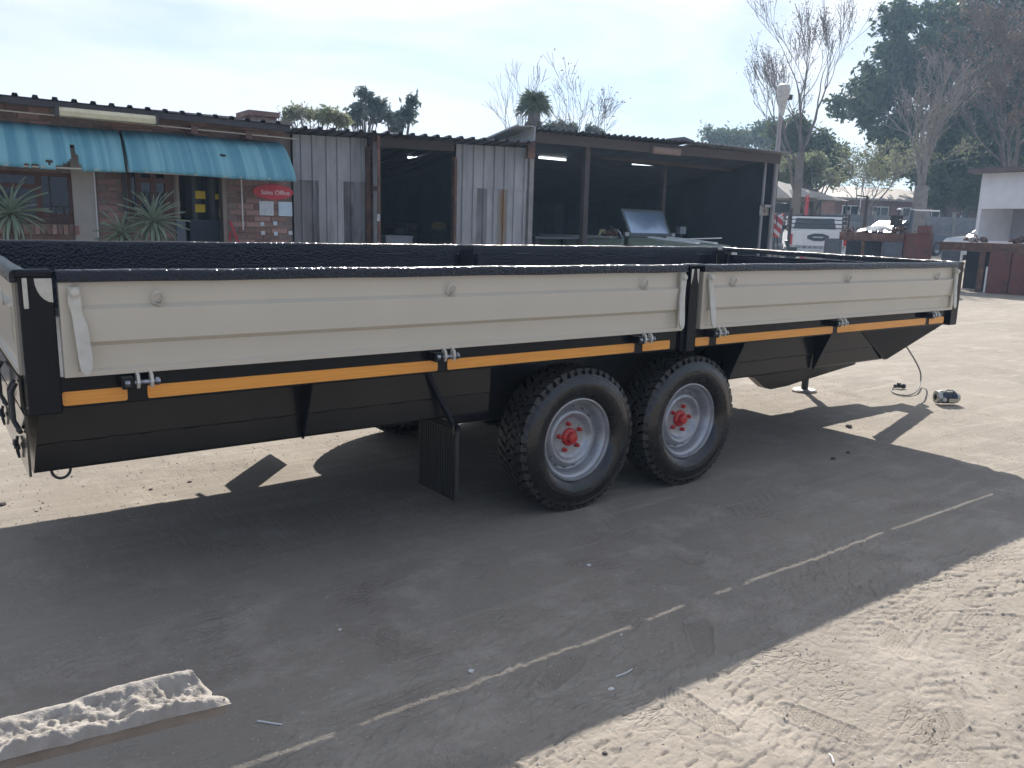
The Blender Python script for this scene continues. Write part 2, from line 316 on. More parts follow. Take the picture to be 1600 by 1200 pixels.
def bolt(mb, c, r, h, n, dirn):                                 # hexagon head + round boss, axis along dirn (unit, +-y or +-x)
    ax = 'y' if abs(dirn[1]) > .5 else 'x'; s = dirn[1] if ax == 'y' else dirn[0]
    mb.lathe([(0.0001, 0), (r*1.3, 0), (r*1.3, s*h*.3), (r, s*h*.3), (r, s*h), (r*.55, s*h*1.15), (.0001, s*h*1.15)], c, ax, 12, False)
def lever(par, x, zt, s, far=1, bend=.02):                      # s: +1 paddle drifts to +x going down
    mb = MB(); y0 = -.042 if far == 1 else 2.2657+.042; dy = -.012*far
    L_ = [(-.020, 0), (-.024, -.05), (-.018+.004*s, -.085), (-.023+.012*s, -.13), (-.024+.02*s, -.24), (-.020+.02*s, -.27), (-.008+.02*s, -.288), (.008+.02*s, -.288), (.020+.02*s, -.27), (.024+.02*s, -.24), (.024+.014*s, -.13), (.019+.004*s, -.085), (.022, -.05), (.020, 0)]
    n = len(L_); V = []
    for k in (0, 1):
        for (a, b) in L_: V.append((x+a*.86, y0+far*(-bend*max(0, (-b-.08))/.2*1.2)+k*far*-.009, zt+b))
    mb.add(V, [tuple(range(n)), tuple(range(n, 2*n))]+[(i, (i+1) % n, n+(i+1) % n, n+i) for i in range(n)])
    o = normfix(P(mb, 'latch_lever', BEIGE2, par))
    mb = MB(); bolt(mb, (x, y0-far*.009, zt-.016), .013, .012, 6, (0, -far, 0)); mb.tube([(x, y0+far*.012, zt-.016), (x, y0-far*.004, zt-.016)], .018, 12); P(mb, 'latch_bolt', BEIGE2, par)
def ring(par, x, z, y, far=1):
    mb = MB(); r = .021
    pts = [(x+r*math.cos(a)*.9, y-far*(.012+.010*math.sin(a)), z+.004+r*math.sin(a)*1.15) for a in [2*math.pi*k/18 for k in range(18)]]
    mb.tube(pts, .0045, 8, closed=True); mb.tube([(x-.008, y+far*.006, z-.012), (x-.008, y-far*.016, z-.017), (x+.008, y-far*.016, z-.017), (x+.008, y+far*.006, z-.012)], .005, 8)
    P(mb, 'lashing_ring', BEIGE2, par)
def hinge(x, far=1):
    y = -.022 if far == 1 else TW+.022; mb = MB(); f = far
    mb.cbox((x-.075, min(y-f*.02-.012, y+f*.03), .905), (x-.034, max(y-f*.02+.016, y+f*.03), .945), .003); o = P(mb, 'hinge', BLK)
    for s in (-.022, .022):
        mb = MB(); mb.prism([(x+s-.005, y-f*.004, .966), (x+s-.005, y-f*.030, .950), (x+s-.005, y-f*.036, .925), (x+s-.005, y-f*.026, .905), (x+s-.005, y-f*.008, .912), (x+s-.005, y-f*.004, .93)], (.010, 0, 0)); normfix(P(mb, 'hinge_lug', BEIGE2, o))
    mb = MB(); mb.tube([(x-.058, y-f*.022, .925), (x+.05, y-f*.022, .925)], .008, 10); mb.tube([(x-.066, y-f*.022, .925), (x-.05, y-f*.022, .925)], .016, 6, smooth=False); mb.tube([(x+.034, y-f*.022, .925), (x+.046, y-f*.022, .925)], .015, 6, smooth=False)
    P(mb, 'hinge_pin', BOLT, o)
def rect_tape(x0, x1, y):
    mb = MB(); z0, z1, c = .8555, .9035, .008; pts = []
    for cx, cz, a0 in ((x0+c, z0+c, 180), (x1-c, z0+c, 270), (x1-c, z1-c, 0), (x0+c, z1-c, 90)):
        for k in range(4): a = R(a0+30*k); pts.append((cx+c*math.cos(a), y, cz+c*math.sin(a)))
    mb.prism(pts, (0, .0025, 0)); normfix(P(mb, 'reflective_tape', TAPE))
for x0, x1 in ((.103, .305), (.371, 1.567), (1.617, 2.767), (2.828, 3.035), (3.24, 3.355), (3.417, 4.567), (4.617, 5.748), (5.797, 6.013)): rect_tape(x0, x1, .0065)
for x in (.354, 1.595, 2.813, 3.40, 4.595, 5.79): hinge(x); hinge(x, -1)
# boards
for far in (1, -1):
    y = -.024 if far == 1 else TW+.024
    for (a, b) in ((.112, 3.088), (3.232, 6.05)):
        o = board(a, b, -1 if far == 1 else 1, y, 'x', 'side_board')
        lift = 0 if far == 1 else .028
        mb = rail(a-.004, b+.004, (y-.014 if far == 1 else y-.036), (y+.036 if far == 1 else y+.014), 1.2725, ZT+lift); normfix(P(mb, 'top_rail', HAM, o))
        if far == 1:
            lever(o, a+.042, 1.258, 1); lever(o, b-.035, 1.262, -1)
            mb = MB(); mb.tube([(a+.15, -.0, 1.2), (a+.15, -.0, 1.27)], .0015, 6); P(mb, 'weld_seam', BEIGE, o)
            for x in ((.414, 1.608, 2.777) if a < 1 else (3.481, 4.627, 5.765)): ring(o, x, 1.209, -.022)
for (a, b) in ((.112, 3.088), (3.232, 6.05)):
    for y in (.0065, TW-.0125):
        mb = MB(); mb.box((a+.01, y, .957), (b-.01, y+.006, 1.2725)); P(mb, 'inner_lining', HAM)
for x in (.028, 6.109):
    mb = MB(); mb.box((x, .1, .957), (x+.006, TW-.1, 1.272)); P(mb, 'inner_lining', HAM)
ob = board(.09, TW-.09, -1, -.004, 'y', 'tail_board'); normfix(P(rail(-.02, .034, .0, TW+.0, 1.2725, ZT+.001, 'y', .026), 'top_rail', HAM, ob))
mb = MB(); mb.tube([(-.022+.0*k, .3+.021*math.cos(2*math.pi*k/16), 1.2+.024*math.sin(2*math.pi*k/16)) for k in range(16)], .004, 6, closed=True); P(mb, 'lashing_ring', BEIGE2, ob)
oh = board(.09, TW-.09, 1, 6.148, 'y', 'head_board'); normfix(P(rail(6.13, 6.176, .0, TW+.0, 1.2725, ZT+.001, 'y', .026), 'top_rail', HAM, oh))
# inner lining, floor, beams, posts
mb = MB(); mb.box((.035, .016, .87), (6.125, TW-.016, .954)); P(mb, 'floor', FLOORM)
for y0, y1 in ((.0105, .12), (TW-.12, TW-.0105)):
    mb = MB(); mb.cbox((.02, y0, .846), (6.15, y1, .951), .003); P(mb, 'side_beam', BLK)
mb = MB(); mb.cbox((6.06, .125, .78), (6.155, TW-.125, .935), .004); P(mb, 'front_beam', BLK)
def post(x0, x1, y0, y1, z0=.836, z1=1.3):
    mb = MB(); mb.cbox((x0, y0, z0), (x1, y1, z1), .005); return P(mb, 'post', BLK)
for x0, x1 in ((.0, .1), (6.062, 6.168)):
    for f in (1, -1):
        y0, y1 = (-.018, .085) if f == 1 else (TW-.085, TW+.018); o = post(x0, x1, y0, y1)
        if x0 < 1:
            mb = MB(); yy = -.0215 if f == 1 else TW+.0185
            pts = [(.096, yy, 1.286)]+[(.096-.05*math.sin(R(a)), yy, 1.286-.078*math.cos(R(a))) for a in (0, 15, 30, 45, 60, 75, 90)]
            mb.prism(pts, (0, .003, 0)); normfix(P(mb, 'corner_plate', BEIGE2, o))
            mb = MB(); mb.cbox((.012, yy-.006, 1.19), (.026, yy+.002, 1.288), .002); P(mb, 'latch_tongue', BEIGE2, o)
        mb = MB(); mb.cbox((x0-.004, y0-.003, 1.2875), (x1+.004, y1, ZT-.001), .006); P(mb, 'post_cap', BLK, o)
for f in (1, -1):
    y = 0 if f == 1 else TW; mb = MB()
    mb.cbox((3.104, min(y-f*.010, y+f*.03), .836), (3.218, max(y-f*.010, y+f*.03), 1.298), .003); mb.box((3.08, min(y+f*.0063, y+f*.05), .956), (3.24, max(y+f*.0063, y+f*.05), 1.271)); mb.cbox((3.128, min(y-f*.03, y-f*.0105), .836), (3.192, max(y-f*.03, y-f*.0105), 1.296), .004)
    o = P(mb, 'center_post', BLK)
    mb = MB(); mb.cbox((3.094, min(y-f*.036, y+f*.03), 1.2985), (3.226, max(y-f*.036, y+f*.03), ZT+(.002 if f == 1 else .026)), .006); P(mb, 'post_cap', HAM, o)
    yy = y-f*.032
    for s in (-1, 1):
        mb = MB(); cx = 3.16+s*.012
        mb.prism([(cx, yy, 1.288), (3.16+s*.03, yy, 1.288), (3.16+s*.03, yy, 1.205), (3.16+s*.02, yy, 1.235)], (0, f*.002, 0)); normfix(P(mb, 'corner_plate', BEIGE2, o))
# chassis body (two deep boxes with a wheel recess between), slightly folded lower edge
def hull(x0t, x0b, x1t, x1b, yn, yf, name):
    mb = MB(); V = []
    zs = [(.846, 0), (.705, 0), (.699, .006), (.61, .012), (.60, .018)]
    K = len(zs)
    for side, y, s in ((0, yn, 1), (1, yf, -1)):
        for (z, d) in zs:
            t = (.846-z)/.246; V.append((x0t+(x0b-x0t)*t, y+s*d, z)); V.append((x1t+(x1b-x1t)*t, y+s*d, z))
    Fs = []
    for sd_ in (0, 1):
        for k in range(K-1):
            a = sd_*2*K+2*k; Fs.append((a, a+1, a+3, a+2))
    for e in (0, 1): Fs.append([2*k+e for k in range(K)]+[2*K+2*k+e for k in range(K)][::-1])
    Fs.append([2*(K-1), 2*(K-1)+1, 2*K+2*(K-1)+1, 2*K+2*(K-1)]); Fs.append([0, 1, 2*K+1, 2*K])
    mb.add(V, Fs); o = normfix(P(mb, name, HULLM)); return o
h1 = hull(.045, .012, 1.93, 1.93, .12, 1.98, 'chassis_box'); h2 = hull(3.72, 3.72, 6.04, 5.45, .12, 1.98, 'chassis_box')
mb = MB(); mb.box((1.932, .52, .45), (3.718, 1.74, .845)); P(mb, 'axle_frame', DARK)
for x0, x1, h in ((.06, 1.9, h1), (3.74, 5.6, h2)):             # weld bead along the fold
    mb = MB(); pts = [(x0+(x1-x0)*k/60, .1165+.0015*math.sin(k*2.3), .702+.0022*math.sin(k*1.1)+.0015*math.sin(k*3.7)) for k in range(61)]
    mb.tube(pts, [.0028*(1 if (k*7) % 11 > 2 else .3) for k in range(61)], 5); P(mb, 'weld_seam', HULLM, h)
def gusset(x, far=1, dep=.118, zb=.60, x2=None):
    yo = .004 if far == 1 else TW-.004; yi = yo+far*dep; mb = MB()
    mb.prism([(x, yo, .845), (x, yi, .845), (x, yi, zb), (x, yi-far*.012, zb)], (.008, 0, 0)); normfix(P(mb, 'gusset', BLK))
for x in (.98, 3.67, 4.55): gusset(x); 
mb = MB(); mb.prism([(6.03, .012, .845), (5.06, .115, .845), (5.43, .115, .60), (5.47, .115, .60)], (0, .006, 0)); mb.prism([(6.03, .02, .845), (6.03, .115, .845), (5.47, .115, .60)], (-.01, 0, 0)); normfix(P(mb, 'front_gusset', BLK))
# tail plate with over-centre clips
TPM = mat('tail_plate_gloss', (.02, .022, .022), .13, 0., coat=.3, bump=.0004, bsc=6)
mb = MB(); mb.prism([(-.012, .0, .836), (-.012, TW, .836), (-.012, TW-.05, .605), (-.012, .01, .625)], (.008, 0, 0)); mb.prism([(-.012, .10, .845), (-.012, TW-.1, .845), (-.012, TW-.1, .95), (-.012, .1, .95)], (.008, 0, 0)); tp = normfix(P(mb, 'tail_plate', TPM))
for y in (.24, .80, 1.4, 2.0):
    mb = MB(); mb.tube([(-.018, y, .715), (-.022, y, .70), (-.022, y, .66), (-.018, y, .635)], [.005, .006, .006, .004], 7); mb.cbox((-.028, y-.03, .672), (-.014, y+.03, .684), .002); mb.tube([(-.03, y-.028, .678), (-.03, y-.01, .70), (-.03, y+.01, .70), (-.03, y+.028, .678)], .004, 6)
    P(mb, 'clip', DARK, tp)
for y in (.10, .17, .6):
    mb = MB(); mb.tube([(-.02, y, .93), (-.035, y+.005, .90), (-.035, y, .80), (-.02, y-.02, .765), (-.028, y-.05, .78)], .008, 8); P(mb, 'tail_hook', DARK, tp)
mb = MB(); c = ony(96, 740, .14); mb.tube([(c[0]+.03*math.cos(a), .14, .602+.034*math.sin(a)) for a in [math.pi+math.pi*k/12 for k in range(13)]], .005, 8); P(mb, 'tow_loop', DARK)
# drawbar, jack, coupling
mb = MB()
mb.prism([tuple(ony(a_, b_, 1.15)) for a_, b_ in ((1177.5, 590), (1195, 606), (1204, 608.5), (1230, 603), (1265.6, 591.5), (1336, 569.5))]+[(6.9, 1.15, .55), (5.2, 1.15, .6)], (0, .07, 0)); normfix(P(mb, 'drawbar_box', HULLM))
mb = MB()
for a, b in (((6.05, .76, .60), (7.25, .99, .47)), ((5.8, 1.62, .60), (7.25, 1.17, .47))):
    a = np.array(a); b = np.array(b); d = b-a; n_ = np.cross(d, (0, 0, 1.)); n_ /= np.linalg.norm(n_); n_ *= .035
    mb.prism([a-n_, b-n_, b-n_+(0, 0, .10), a-n_+(0, 0, .12)], n_*2)
mb.box((7.1, .96, .46), (7.33, 1.2, .57)); normfix(P(mb, 'drawbar', BLK))
mb = MB(); mb.tube([(7.3, 1.08, .52), (7.46, 1.08, .51)], [.04, .03], 12); mb.lathe([(.03, -.05), (.04, 0), (.03, .03), (.0001, .04)], (7.46, 1.08, .50), 'z', 16); P(mb, 'coupling', DARK)
mb = MB(); mb.tube([(6.56, 1.5, .02), (6.56, 1.5, .62)], .032, 12); mb.tube([(6.56, 1.5, .3), (6.56, 1.5, .78)], .042, 12); mb.cbox((6.2, 1.44, .5), (6.62, 1.56, .6), .004); jk = P(mb, 'jack_leg', DARK)
mb = MB(); mb.lathe([(.0001, .022), (.10, .02), (.115, .008), (.115, .0), (.0001, .0)], (6.56, 1.5, .004), 'z', 20); P(mb, 'foot_plate', mat('bare_steel', (.35, .34, .33), .5, .6, c2=(.2, .17, .15), sc=30), jk)
g = gz
pts = [(7.36, 1.08, .46), (7.52, 1.09, .44), (7.62, 1.09, .39), tuple(ony(1437, 578, 1.08)), tuple(ony(1438, 598, 1.06)), tuple(onz(1432, 611, .025)), tuple(onz(1420, 617.5, .012)), tuple(onz(1407, 617, .012)), tuple(onz(1396, 613, .012)), tuple(onz(1393, 608, .012)), tuple(onz(1397, 604.5, .014)), tuple(onz(1402, 604.5, .02))]
def cat(pts, n=6):
    p = [np.array(q, float) for q in pts]; p = [2*p[0]-p[1]]+p+[2*p[-1]-p[-2]]; o = []
    for i in range(1, len(p)-2):
        for k in range(n):
            t = k/n; o.append(.5*((2*p[i])+(-p[i-1]+p[i+1])*t+(2*p[i-1]-5*p[i]+4*p[i+1]-p[i+2])*t*t+(-p[i-1]+3*p[i]-3*p[i+1]+p[i+2])*t**3))
    return o+[p[-2]]
mb = MB(); mb.tube(cat(pts), .0075, 8); cb = P(mb, 'trailer_cable', CAB)
c = onz(1404, 607, .0); mb = MB(); mb.tube([(c[0]-.04, c[1]+.025, .024), (c[0]+.03, c[1]-.02, .024)], .018, 12); mb.tube([(c[0]+.03, c[1]-.02, .024), (c[0]+.05, c[1]-.032, .024)], .024, 12); mb.box((c[0]-.015, c[1]-.008, .036), (c[0]+.02, c[1]+.014, .056)); P(mb, 'plug', DARK, cb)
# mudflaps
def mudflap(x, y0, y1, z0, z1, brk):
    mb = MB(); mb.box((x, y0, z0), (x+.006, y1, z1)); n = 15
    for k in range(n):
        y = y0+.008+(y1-y0-.016)*k/(n-1); mb.box((x-.006, y-.003, z0+.004), (x, y+.003, z1-.004))
    mb.cbox((x-.009, y0-.008, z0), (x+.009, y0+.001, z1), .002); mb.cbox((x-.009, y1-.001, z0), (x+.009, y1+.006, z1), .002)
    o = P(mb, 'mudflap', FLAP); mb = MB(); mb.tube([(x+.003, y0-.01, z1+.012), (x+.003, y1+.1*(1 if brk > 0 else 0), z1+.012)], .014, 8)
    yb = y0+.03 if brk > 0 else y1-.2; mb.tube([(x+.003, yb, z1+.01), (x-.12, yb+.06, .847)], .014, 8); mb.tube([(x-.1, yb+.22, z1+.1), (x-.02, yb+.1, .847)], .012, 8); mb.cbox((x-.012, y0+.0, z1-.03), (x+.012, y0+.02, z1+.03), .002)
    P(mb, 'bracket', BLK, o)
mudflap(1.69, .035, .365, .215, .56, 1); mudflap(1.75, 1.98, 2.25, .27, .70, -1)
# axles and springs
for x in (2.498, 3.355):
    mb = MB(); mb.tube([(x, .3, .39), (x, TW-.3, .39)], .045, 12); P(mb, 'axle', DARK)
for y in (.47, TW-.47):
    mb = MB()
    for xc in (2.498, 3.355):
        for k in range(5):
            L_ = .36-.055*k; mb.box((xc-L_, y-.03, .44-.012*k), (xc+L_, y+.03, .45-.012*k))
        mb.box((xc-.06, y-.045, .34), (xc+.06, y+.045, .46))
    mb.prism([(2.80, y-.02, .6), (3.05, y-.02, .6), (2.98, y-.02, .43), (2.87, y-.02, .43)], (0, .04, 0)); P(mb, 'leaf_spring', DARK)
# wheels: y = outer rim plane, tyre 0.235 wide
def make_wheel(x):
    w = empty('wheel', (x, .12, .39), 0, TR); s = -1
    mb = MB()
    tp_ = [(.222, .0), (.232, -.018), (.25, -.030), (.275, -.037), (.292, -.0385), (.294, -.041), (.300, -.041), (.302, -.0385), (.325, -.036), (.345, -.029), (.347, -.031), (.356, -.027), (.358, -.023), (.372, -.010), (.379, .008), (.381, .03), (.381, .155), (.379, .175), (.36, .205), (.32, .222), (.27, .215), (.222, .185), (.222, .0)]
    mb.lathe(tp_, (0, 0, 0), 'y', 72); 
    rng = random.Random(5)
    for k in range(60):                                          # raised letters / bars on the sidewall
        if k % 15 in (0, 1, 2, 3, 4, 5, 6, 7):
            a = 2*math.pi*k/60; hgt = .012 if k % 2 else .02; c_, s_ = math.cos(a), math.sin(a)
            q = lambda r, t, y: (c_*r-s_*t, y, s_*r+c_*t)
            mb.prism([q(.262, -.004, -.0325), q(.262+hgt, -.004, -.036), q(.262+hgt, .004, -.036), q(.262, .004, -.0325)], (0, -.002, 0))
    ty = normfix(mb.build('tyre', RUB, w, sharp=28))
    mb = MB(); n = 46
    rows = [(-.014, .030, 0, .4), (.036, .064, .5, -.35), (.070, .098, 0, .35), (.104, .134, .5, -.35), (.139, .184, 0, -.4)]
    for (ya, yb, ph, sk) in rows:
        for k in range(n):
            a = 2*math.pi*(k+ph)/n; da = 2*math.pi/n*.36; V = []
            for (r_, sc) in ((.3785, 1), (.3925, .86)):
                for (yy, sa) in ((ya, -1), (yb, 1)):
                    for e in (-1, 1):
                        aa = a+e*da*sc+sk*2*math.pi/n*sa*.5; rr_ = r_ - (.009 if (yy < 0 or yy > .17) else 0)
                        V.append((rr_*math.cos(aa), yy, rr_*math.sin(aa)))
            mb.add(V, [(0, 1, 5, 4), (1, 3, 7, 5), (3, 2, 6, 7), (2, 0, 4, 6), (4, 5, 7, 6)])
    for k in range(n):                                           # shoulder lugs wrapping onto the sidewall
        a = 2*math.pi*k/n
        c_, s_ = math.cos(a), math.sin(a); q = lambda r, t, y: (c_*r-s_*t, y, s_*r+c_*t); wd = .017 if k % 2 else .011
        mb.add([q(.3555, -wd*.8, -.027), q(.3555, wd*.8, -.027), q(.386, wd, -.013), q(.386, -wd, -.013), q(.3555, -wd*.8, -.018), q(.3555, wd*.8, -.018), q(.374, wd, .0), q(.374, -wd, .0)], [(0, 1, 2, 3), (0, 3, 7, 4), (1, 5, 6, 2), (0, 4, 5, 1), (3, 2, 6, 7)])
    mb.build('tread', TREAD, ty)
    mb = MB()
    mb.lathe([(.2235, .012), (.2265, .0), (.224, -.007), (.217, -.008), (.212, .0), (.209, .012), (.200, .016), (.196, .022), (.188, .032), (.183, .060), (.176, .070), (.168, .072), (.160, .064), (.152, .046), (.145, .038), (.137, .036), (.128, .040), (.118, .054), (.108, .066), (.098, .069), (.05, .069), (.0001, .069)], (0, 0, 0), 'y', 72)
    mb.lathe([(.2235, .012), (.21, .05), (.19, .07), (.19, .16), (.222, .185)], (0, 0, 0), 'y', 48)
    rm = mb.build('rim', RIM, w, sharp=50)
    mb = MB()
    for k in range(16):
        a = 2*math.pi*k/16; c_, s_ = math.cos(a), math.sin(a); t = lambda r, u: (c_*r-s_*u, .0, s_*r+c_*u)
        pts = []
        for j in range(8): b = 2*math.pi*j/8; x_, _, z_ = t(.168+.0045*math.cos(b), .012*math.sin(b)); pts.append((x_, .0705, z_))
        mb.add(pts, [tuple(range(8))]); 
    normfix(mb.build('vent_slots', DARK, rm))
    mb = MB(); mb.lathe([(.050, .068), (.049, .060), (.046, .056), (.036, .053), (.031, .050), (.029, .032), (.026, .028), (.017, .026), (.0001, .025)], (0, 0, 0), 'y', 28); mb.build('hub', RED, w, sharp=40)
    nm = None
    for k in range(5):
        a = 2*math.pi*k/5+.62; cx, cz = .074*math.cos(a), .074*math.sin(a)
        if nm is None:
            mb = MB(); mb.lathe([(.013, .068), (.012, .064), (.0105, .062), (.0105, .052), (.009, .046), (.005, .043), (.0001, .042)], (0, 0, 0), 'y', 10, True); nm = mb.build('wheel_nut', RED, w, sharp=40); o = nm
        else: o = nm.copy(); COL.objects.link(o)
        o.location = (cx, 0, cz)
    mb = MB(); mb.tube([(.15, .03, -.14), (.163, .004, -.152)], .0035, 6); mb.build('valve', DARK, w)
    return w
w0 = make_wheel(2.498); w0.rotation_euler = (0, R(8), 0)
w1 = dup(w0, parent=TR); w1.location = (3.355, .12, .39); w1.rotation_euler = (0, R(-39), 0)
for x in (2.498, 3.355):
    w = dup(w0, parent=TR); w.location = (x, TW-.12, .39); w.rotation_euler = (0, 0, math.pi)
# ------------------------------------------------------------------ office building
BRICK = mat('face_brick', (.27, .15, .125), .85, c2=(.34, .23, .19), sc=9, obj_rand=.35, bump=.003, bsc=60, c3=(.17, .10, .085), sc3=5)
MORT = mat('mortar_wall', (.20, .155, .135), .95, c2=(.27, .21, .18), sc=20, bump=.003, bsc=90)
PLAST = mat('cream_plaster', (.46, .42, .38), .85, c2=(.40, .37, .33), sc=6, bump=.001, bsc=80)
WOOD = mat('red_brown_wood', (.14, .055, .04), .6, c2=(.09, .045, .035), sc=30, stretch=(1, 1, .1))
GLASSD = mat('dark_window_glass', (.012, .016, .022), .07, spec=.6)
IRON = mat('painted_iron', (.05, .045, .045), .55)
ROOFM = mat('weathered_roof_sheet', (.10, .10, .12), .5, .4, c2=(.06, .06, .07), sc=9, c3=(.14, .08, .05), sc3=4)
TIN = mat('galvanised_sheet', (.38, .38, .385), .5, .2, c2=(.27, .27, .275), sc=2.6, stretch=(1.5, 1.5, .5), c3=(.17, .155, .15), sc3=.9, rvar=.1)
TIN2 = mat('aged_galvanised_sheet', (.24, .24, .245), .6, .15, c2=(.16, .15, .15), sc=2.4, stretch=(2, 2, .4), c3=(.055, .05, .055), sc3=1.3)
TIN3 = mat('rust_streaked_sheet', (.24, .23, .21), .6, .2, c2=(.26, .15, .07), sc=3, stretch=(3, 3, .15), fac_=(.5, .6))
RUST = mat('rusty_steel', (.15, .075, .05), .8, c2=(.075, .045, .04), sc=8, bump=.002, bsc=60, c3=(.24, .12, .08), sc3=6)
REDOX = mat('red_oxide_steel', (.17, .05, .04), .6, c2=(.12, .045, .04), sc=4, c3=(.07, .04, .038), sc3=5, bump=.001, bsc=40)
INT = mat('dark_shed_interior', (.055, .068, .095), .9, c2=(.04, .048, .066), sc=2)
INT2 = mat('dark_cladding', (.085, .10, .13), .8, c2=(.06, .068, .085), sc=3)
CONC = mat('grey_concrete', (.33, .31, .29), .9, c2=(.25, .235, .22), sc=5, bump=.003, bsc=30)
WHT = mat('white_paint', (.78, .78, .76), .4, c2=(.70, .70, .69), sc=4)
AWN = mat('teal_awning_canvas', (.10, .28, .35), .8, c2=(.19, .41, .46), sc=2.0, stretch=(4.5, .04, .06), fac_=(.42, .58), c3=(.10, .29, .36), sc3=.9)
LITE = mat('lit_tube', (.8, .85, .9), .5, emis=((.85, .95, 1.), 1.1))
TUBE = mat('cream_light_cover', (.72, .66, .46), .4, c2=(.6, .54, .36), sc=10)
YEL = mat('yellow_notice', (.85, .62, .03), .6)
CLOTH = mat('grey_cloth', (.06, .065, .075), .9, c2=(.04, .04, .05), sc=9, bump=.004, bsc=25)
def FBm(s, z, d): return fp(s, z, d)
def fbox(mb, s0, s1, z0, z1, d0, d1):                            # box in building coordinates
    return mb.box((0, 0, 0), (1, 1, 1), lambda v: fp(s0+(s1-s0)*v[0], z0+(z1-z0)*v[2], d0+(d1-d0)*v[1]))
def frect(p0, p1, d=0.): a = fac(p0[0], p0[1], d); b = fac(p1[0], p1[1], d); return min(a[0], b[0]), max(a[0], b[0]), min(a[1], b[1]), max(a[1], b[1])
S = lambda px, py=300, d=0.: fac(px, py, d)[0]
Z_ = lambda px, py, d=0.: fac(px, py, d)[1]
OFF = thing('brick_office', 'low brick office with teal awnings and dark corrugated roof left in the yard', 'building', fp(2.2, 0, 0))
def part(mb, name, m, par, fix=True, **k):                       # geometry given in world coordinates, parented to a thing at its base
    o = mb.build(name, m, None, **k)
    if fix: normfix(o)
    base = Vector((0, 0, 0)); p = par
    mw = Matrix.Identity(4); ch = []
    while p is not None: ch.append(p); p = p.parent
    for q in ch[::-1]: mw = mw @ Matrix.Translation(q.location) @ q.rotation_euler.to_matrix().to_4x4()
    o.data.transform(mw.inverted()); o.parent = par; return o
sL, sR = S(0, 300)-2.2, S(456, 300)
w1 = frect((-60, 262), (118, 351)); w2 = frect((197, 262), (274, 345)); dr = (S(275), S(347), 0.0, Z_(300, 262))
zt = 2.86
ops = [w1, w2, dr]
mb = MB(); ds = -.014                                              # mortar backing around the openings
xs_ = sorted({sL, sR, *[o[0] for o in ops], *[o[1] for o in ops]})
for a, b in zip(xs_[:-1], xs_[1:]):
    o = [q for q in ops if q[0] <= a+1e-6 and q[1] >= b-1e-6]; zz = [0, zt] if not o else [0, o[0][2], o[0][3], zt]
    for k in range(0, len(zz), 2):
        if zz[k+1]-zz[k] > .01: fbox(mb, a+.0, b, zz[k], zz[k+1], -.22, ds)
wall = part(mb, 'wall', MORT, OFF)
mb = MB(); fbox(mb, sL, sR, 0, zt, -5.2, -5.0); fbox(mb, sL, sL+.2, 0, zt, -5, -.23); fbox(mb, sR-.12, sR, 0, zt, -5, -.23); part(mb, 'back_wall', MORT, OFF)
mb = MB(); fbox(mb, sL+.2, sR-.12, -.02, .03, -5, -.23); fbox(mb, sL+.2, sR-.12, 2.6, 2.64, -5, -.23); fbox(mb, S(262), S(266), 0, 2.6, -4, -.24); part(mb, 'inner_floor', INT, OFF)
# bricks
bw, bh, gp = .222, .071, .012
def in_op(s0, s1, z0, z1): return any(s1 > o[0] and s0 < o[1] and z1 > o[2] and z0 < o[3] for o in ops) or (s1 > pl[0] and s0 < pl[1])
pl = (S(113), S(148))
mb = MB(); mb.cbox((-bw/2, .0, -bh/2), (bw/2, .02, bh/2), .004); proto = None
low = MB(); nbr = 0; rb = random.Random(3)
zr = Z_(250, 372); row = 0; z = .04
while z+bh < zt-.02:
    s = sL+(.117 if row % 2 else 0); 
    while s+bw < sR:
        if not in_op(s, s+bw, z, z+bh):
            p = (z > 2.28) or (z+bh > zr-.1 and z < 2.05 and s > S(148)-.02)
            vis = s+bw > S(0)-.1 and p
            j = rb.uniform(-.0025, .0025)
            if vis and nbr < 298:
                if proto is None: proto = mb.build('brick', BRICK, wall); o = proto
                else: o = proto.copy(); COL.objects.link(o)
                w = fp(s+bw/2+rb.uniform(-.002, .002), z+bh/2, j+.0)
                o.parent = wall; o.location = Vector(w)-OFF.location; o.rotation_euler = (0, 0, FROT); nbr += 1
            else: fbox(low, s, s+bw, z, z+bh, -.013, j)
        s += bw+gp
    z += bh+gp; row += 1
tag(part(low, 'brickwork', BRICK, wall, fix=False), kind='stuff')
mb = MB(); fbox(mb, pl[0], pl[1], 0, 2.3, -.01, .02); part(mb, 'plaster_pier', PLAST, OFF)
# soldier bricks under the left window
n = 9; sA, sB = S(40), S(120)
for k in range(n+8):
    s = sB-(k+1)*(sB-sA)/n; mb = MB(); z0 = Z_(90, 366); z1 = Z_(90, 352); fbox(mb, s+.005, s+(sB-sA)/n-.005, z0, z1, .0, .05)
    part(mb, 'sill_brick', BRICK, wall)
def window(r, verts, hors, bars, m=WOOD):
    s0, s1, z0, z1 = r; fr = MB(); w = .05
    fbox(fr, s0, s0+w, z0, z1, -.12, -.04); fbox(fr, s1-w, s1, z0, z1, -.12, -.04); fbox(fr, s0+w, s1-w, z0, z0+w, -.12, -.04); fbox(fr, s0+w, s1-w, z1-w, z1, -.12, -.04)
    for v in verts: fbox(fr, v-.035, v+.035, z0+w, z1-w, -.118, -.035)
    for (a, b, h) in hors: fbox(fr, a, b, h-.03, h+.03, -.115, -.038)
    o = part(fr, 'window', m, OFF)
    xs2 = [s0+w]+sorted(verts)+[s1-w]
    for a, b in zip(xs2[:-1], xs2[1:]): mb = MB(); fbox(mb, a, b, z0+w, z1-w, -.09, -.084); part(mb, 'pane', GLASSD, o)
    for (a, b, h0, h1) in bars:
        mb = MB(); fbox(mb, a, b, h0, h1, -.034, -.024); part(mb, 'burglar_bar', IRON, o)
    return o
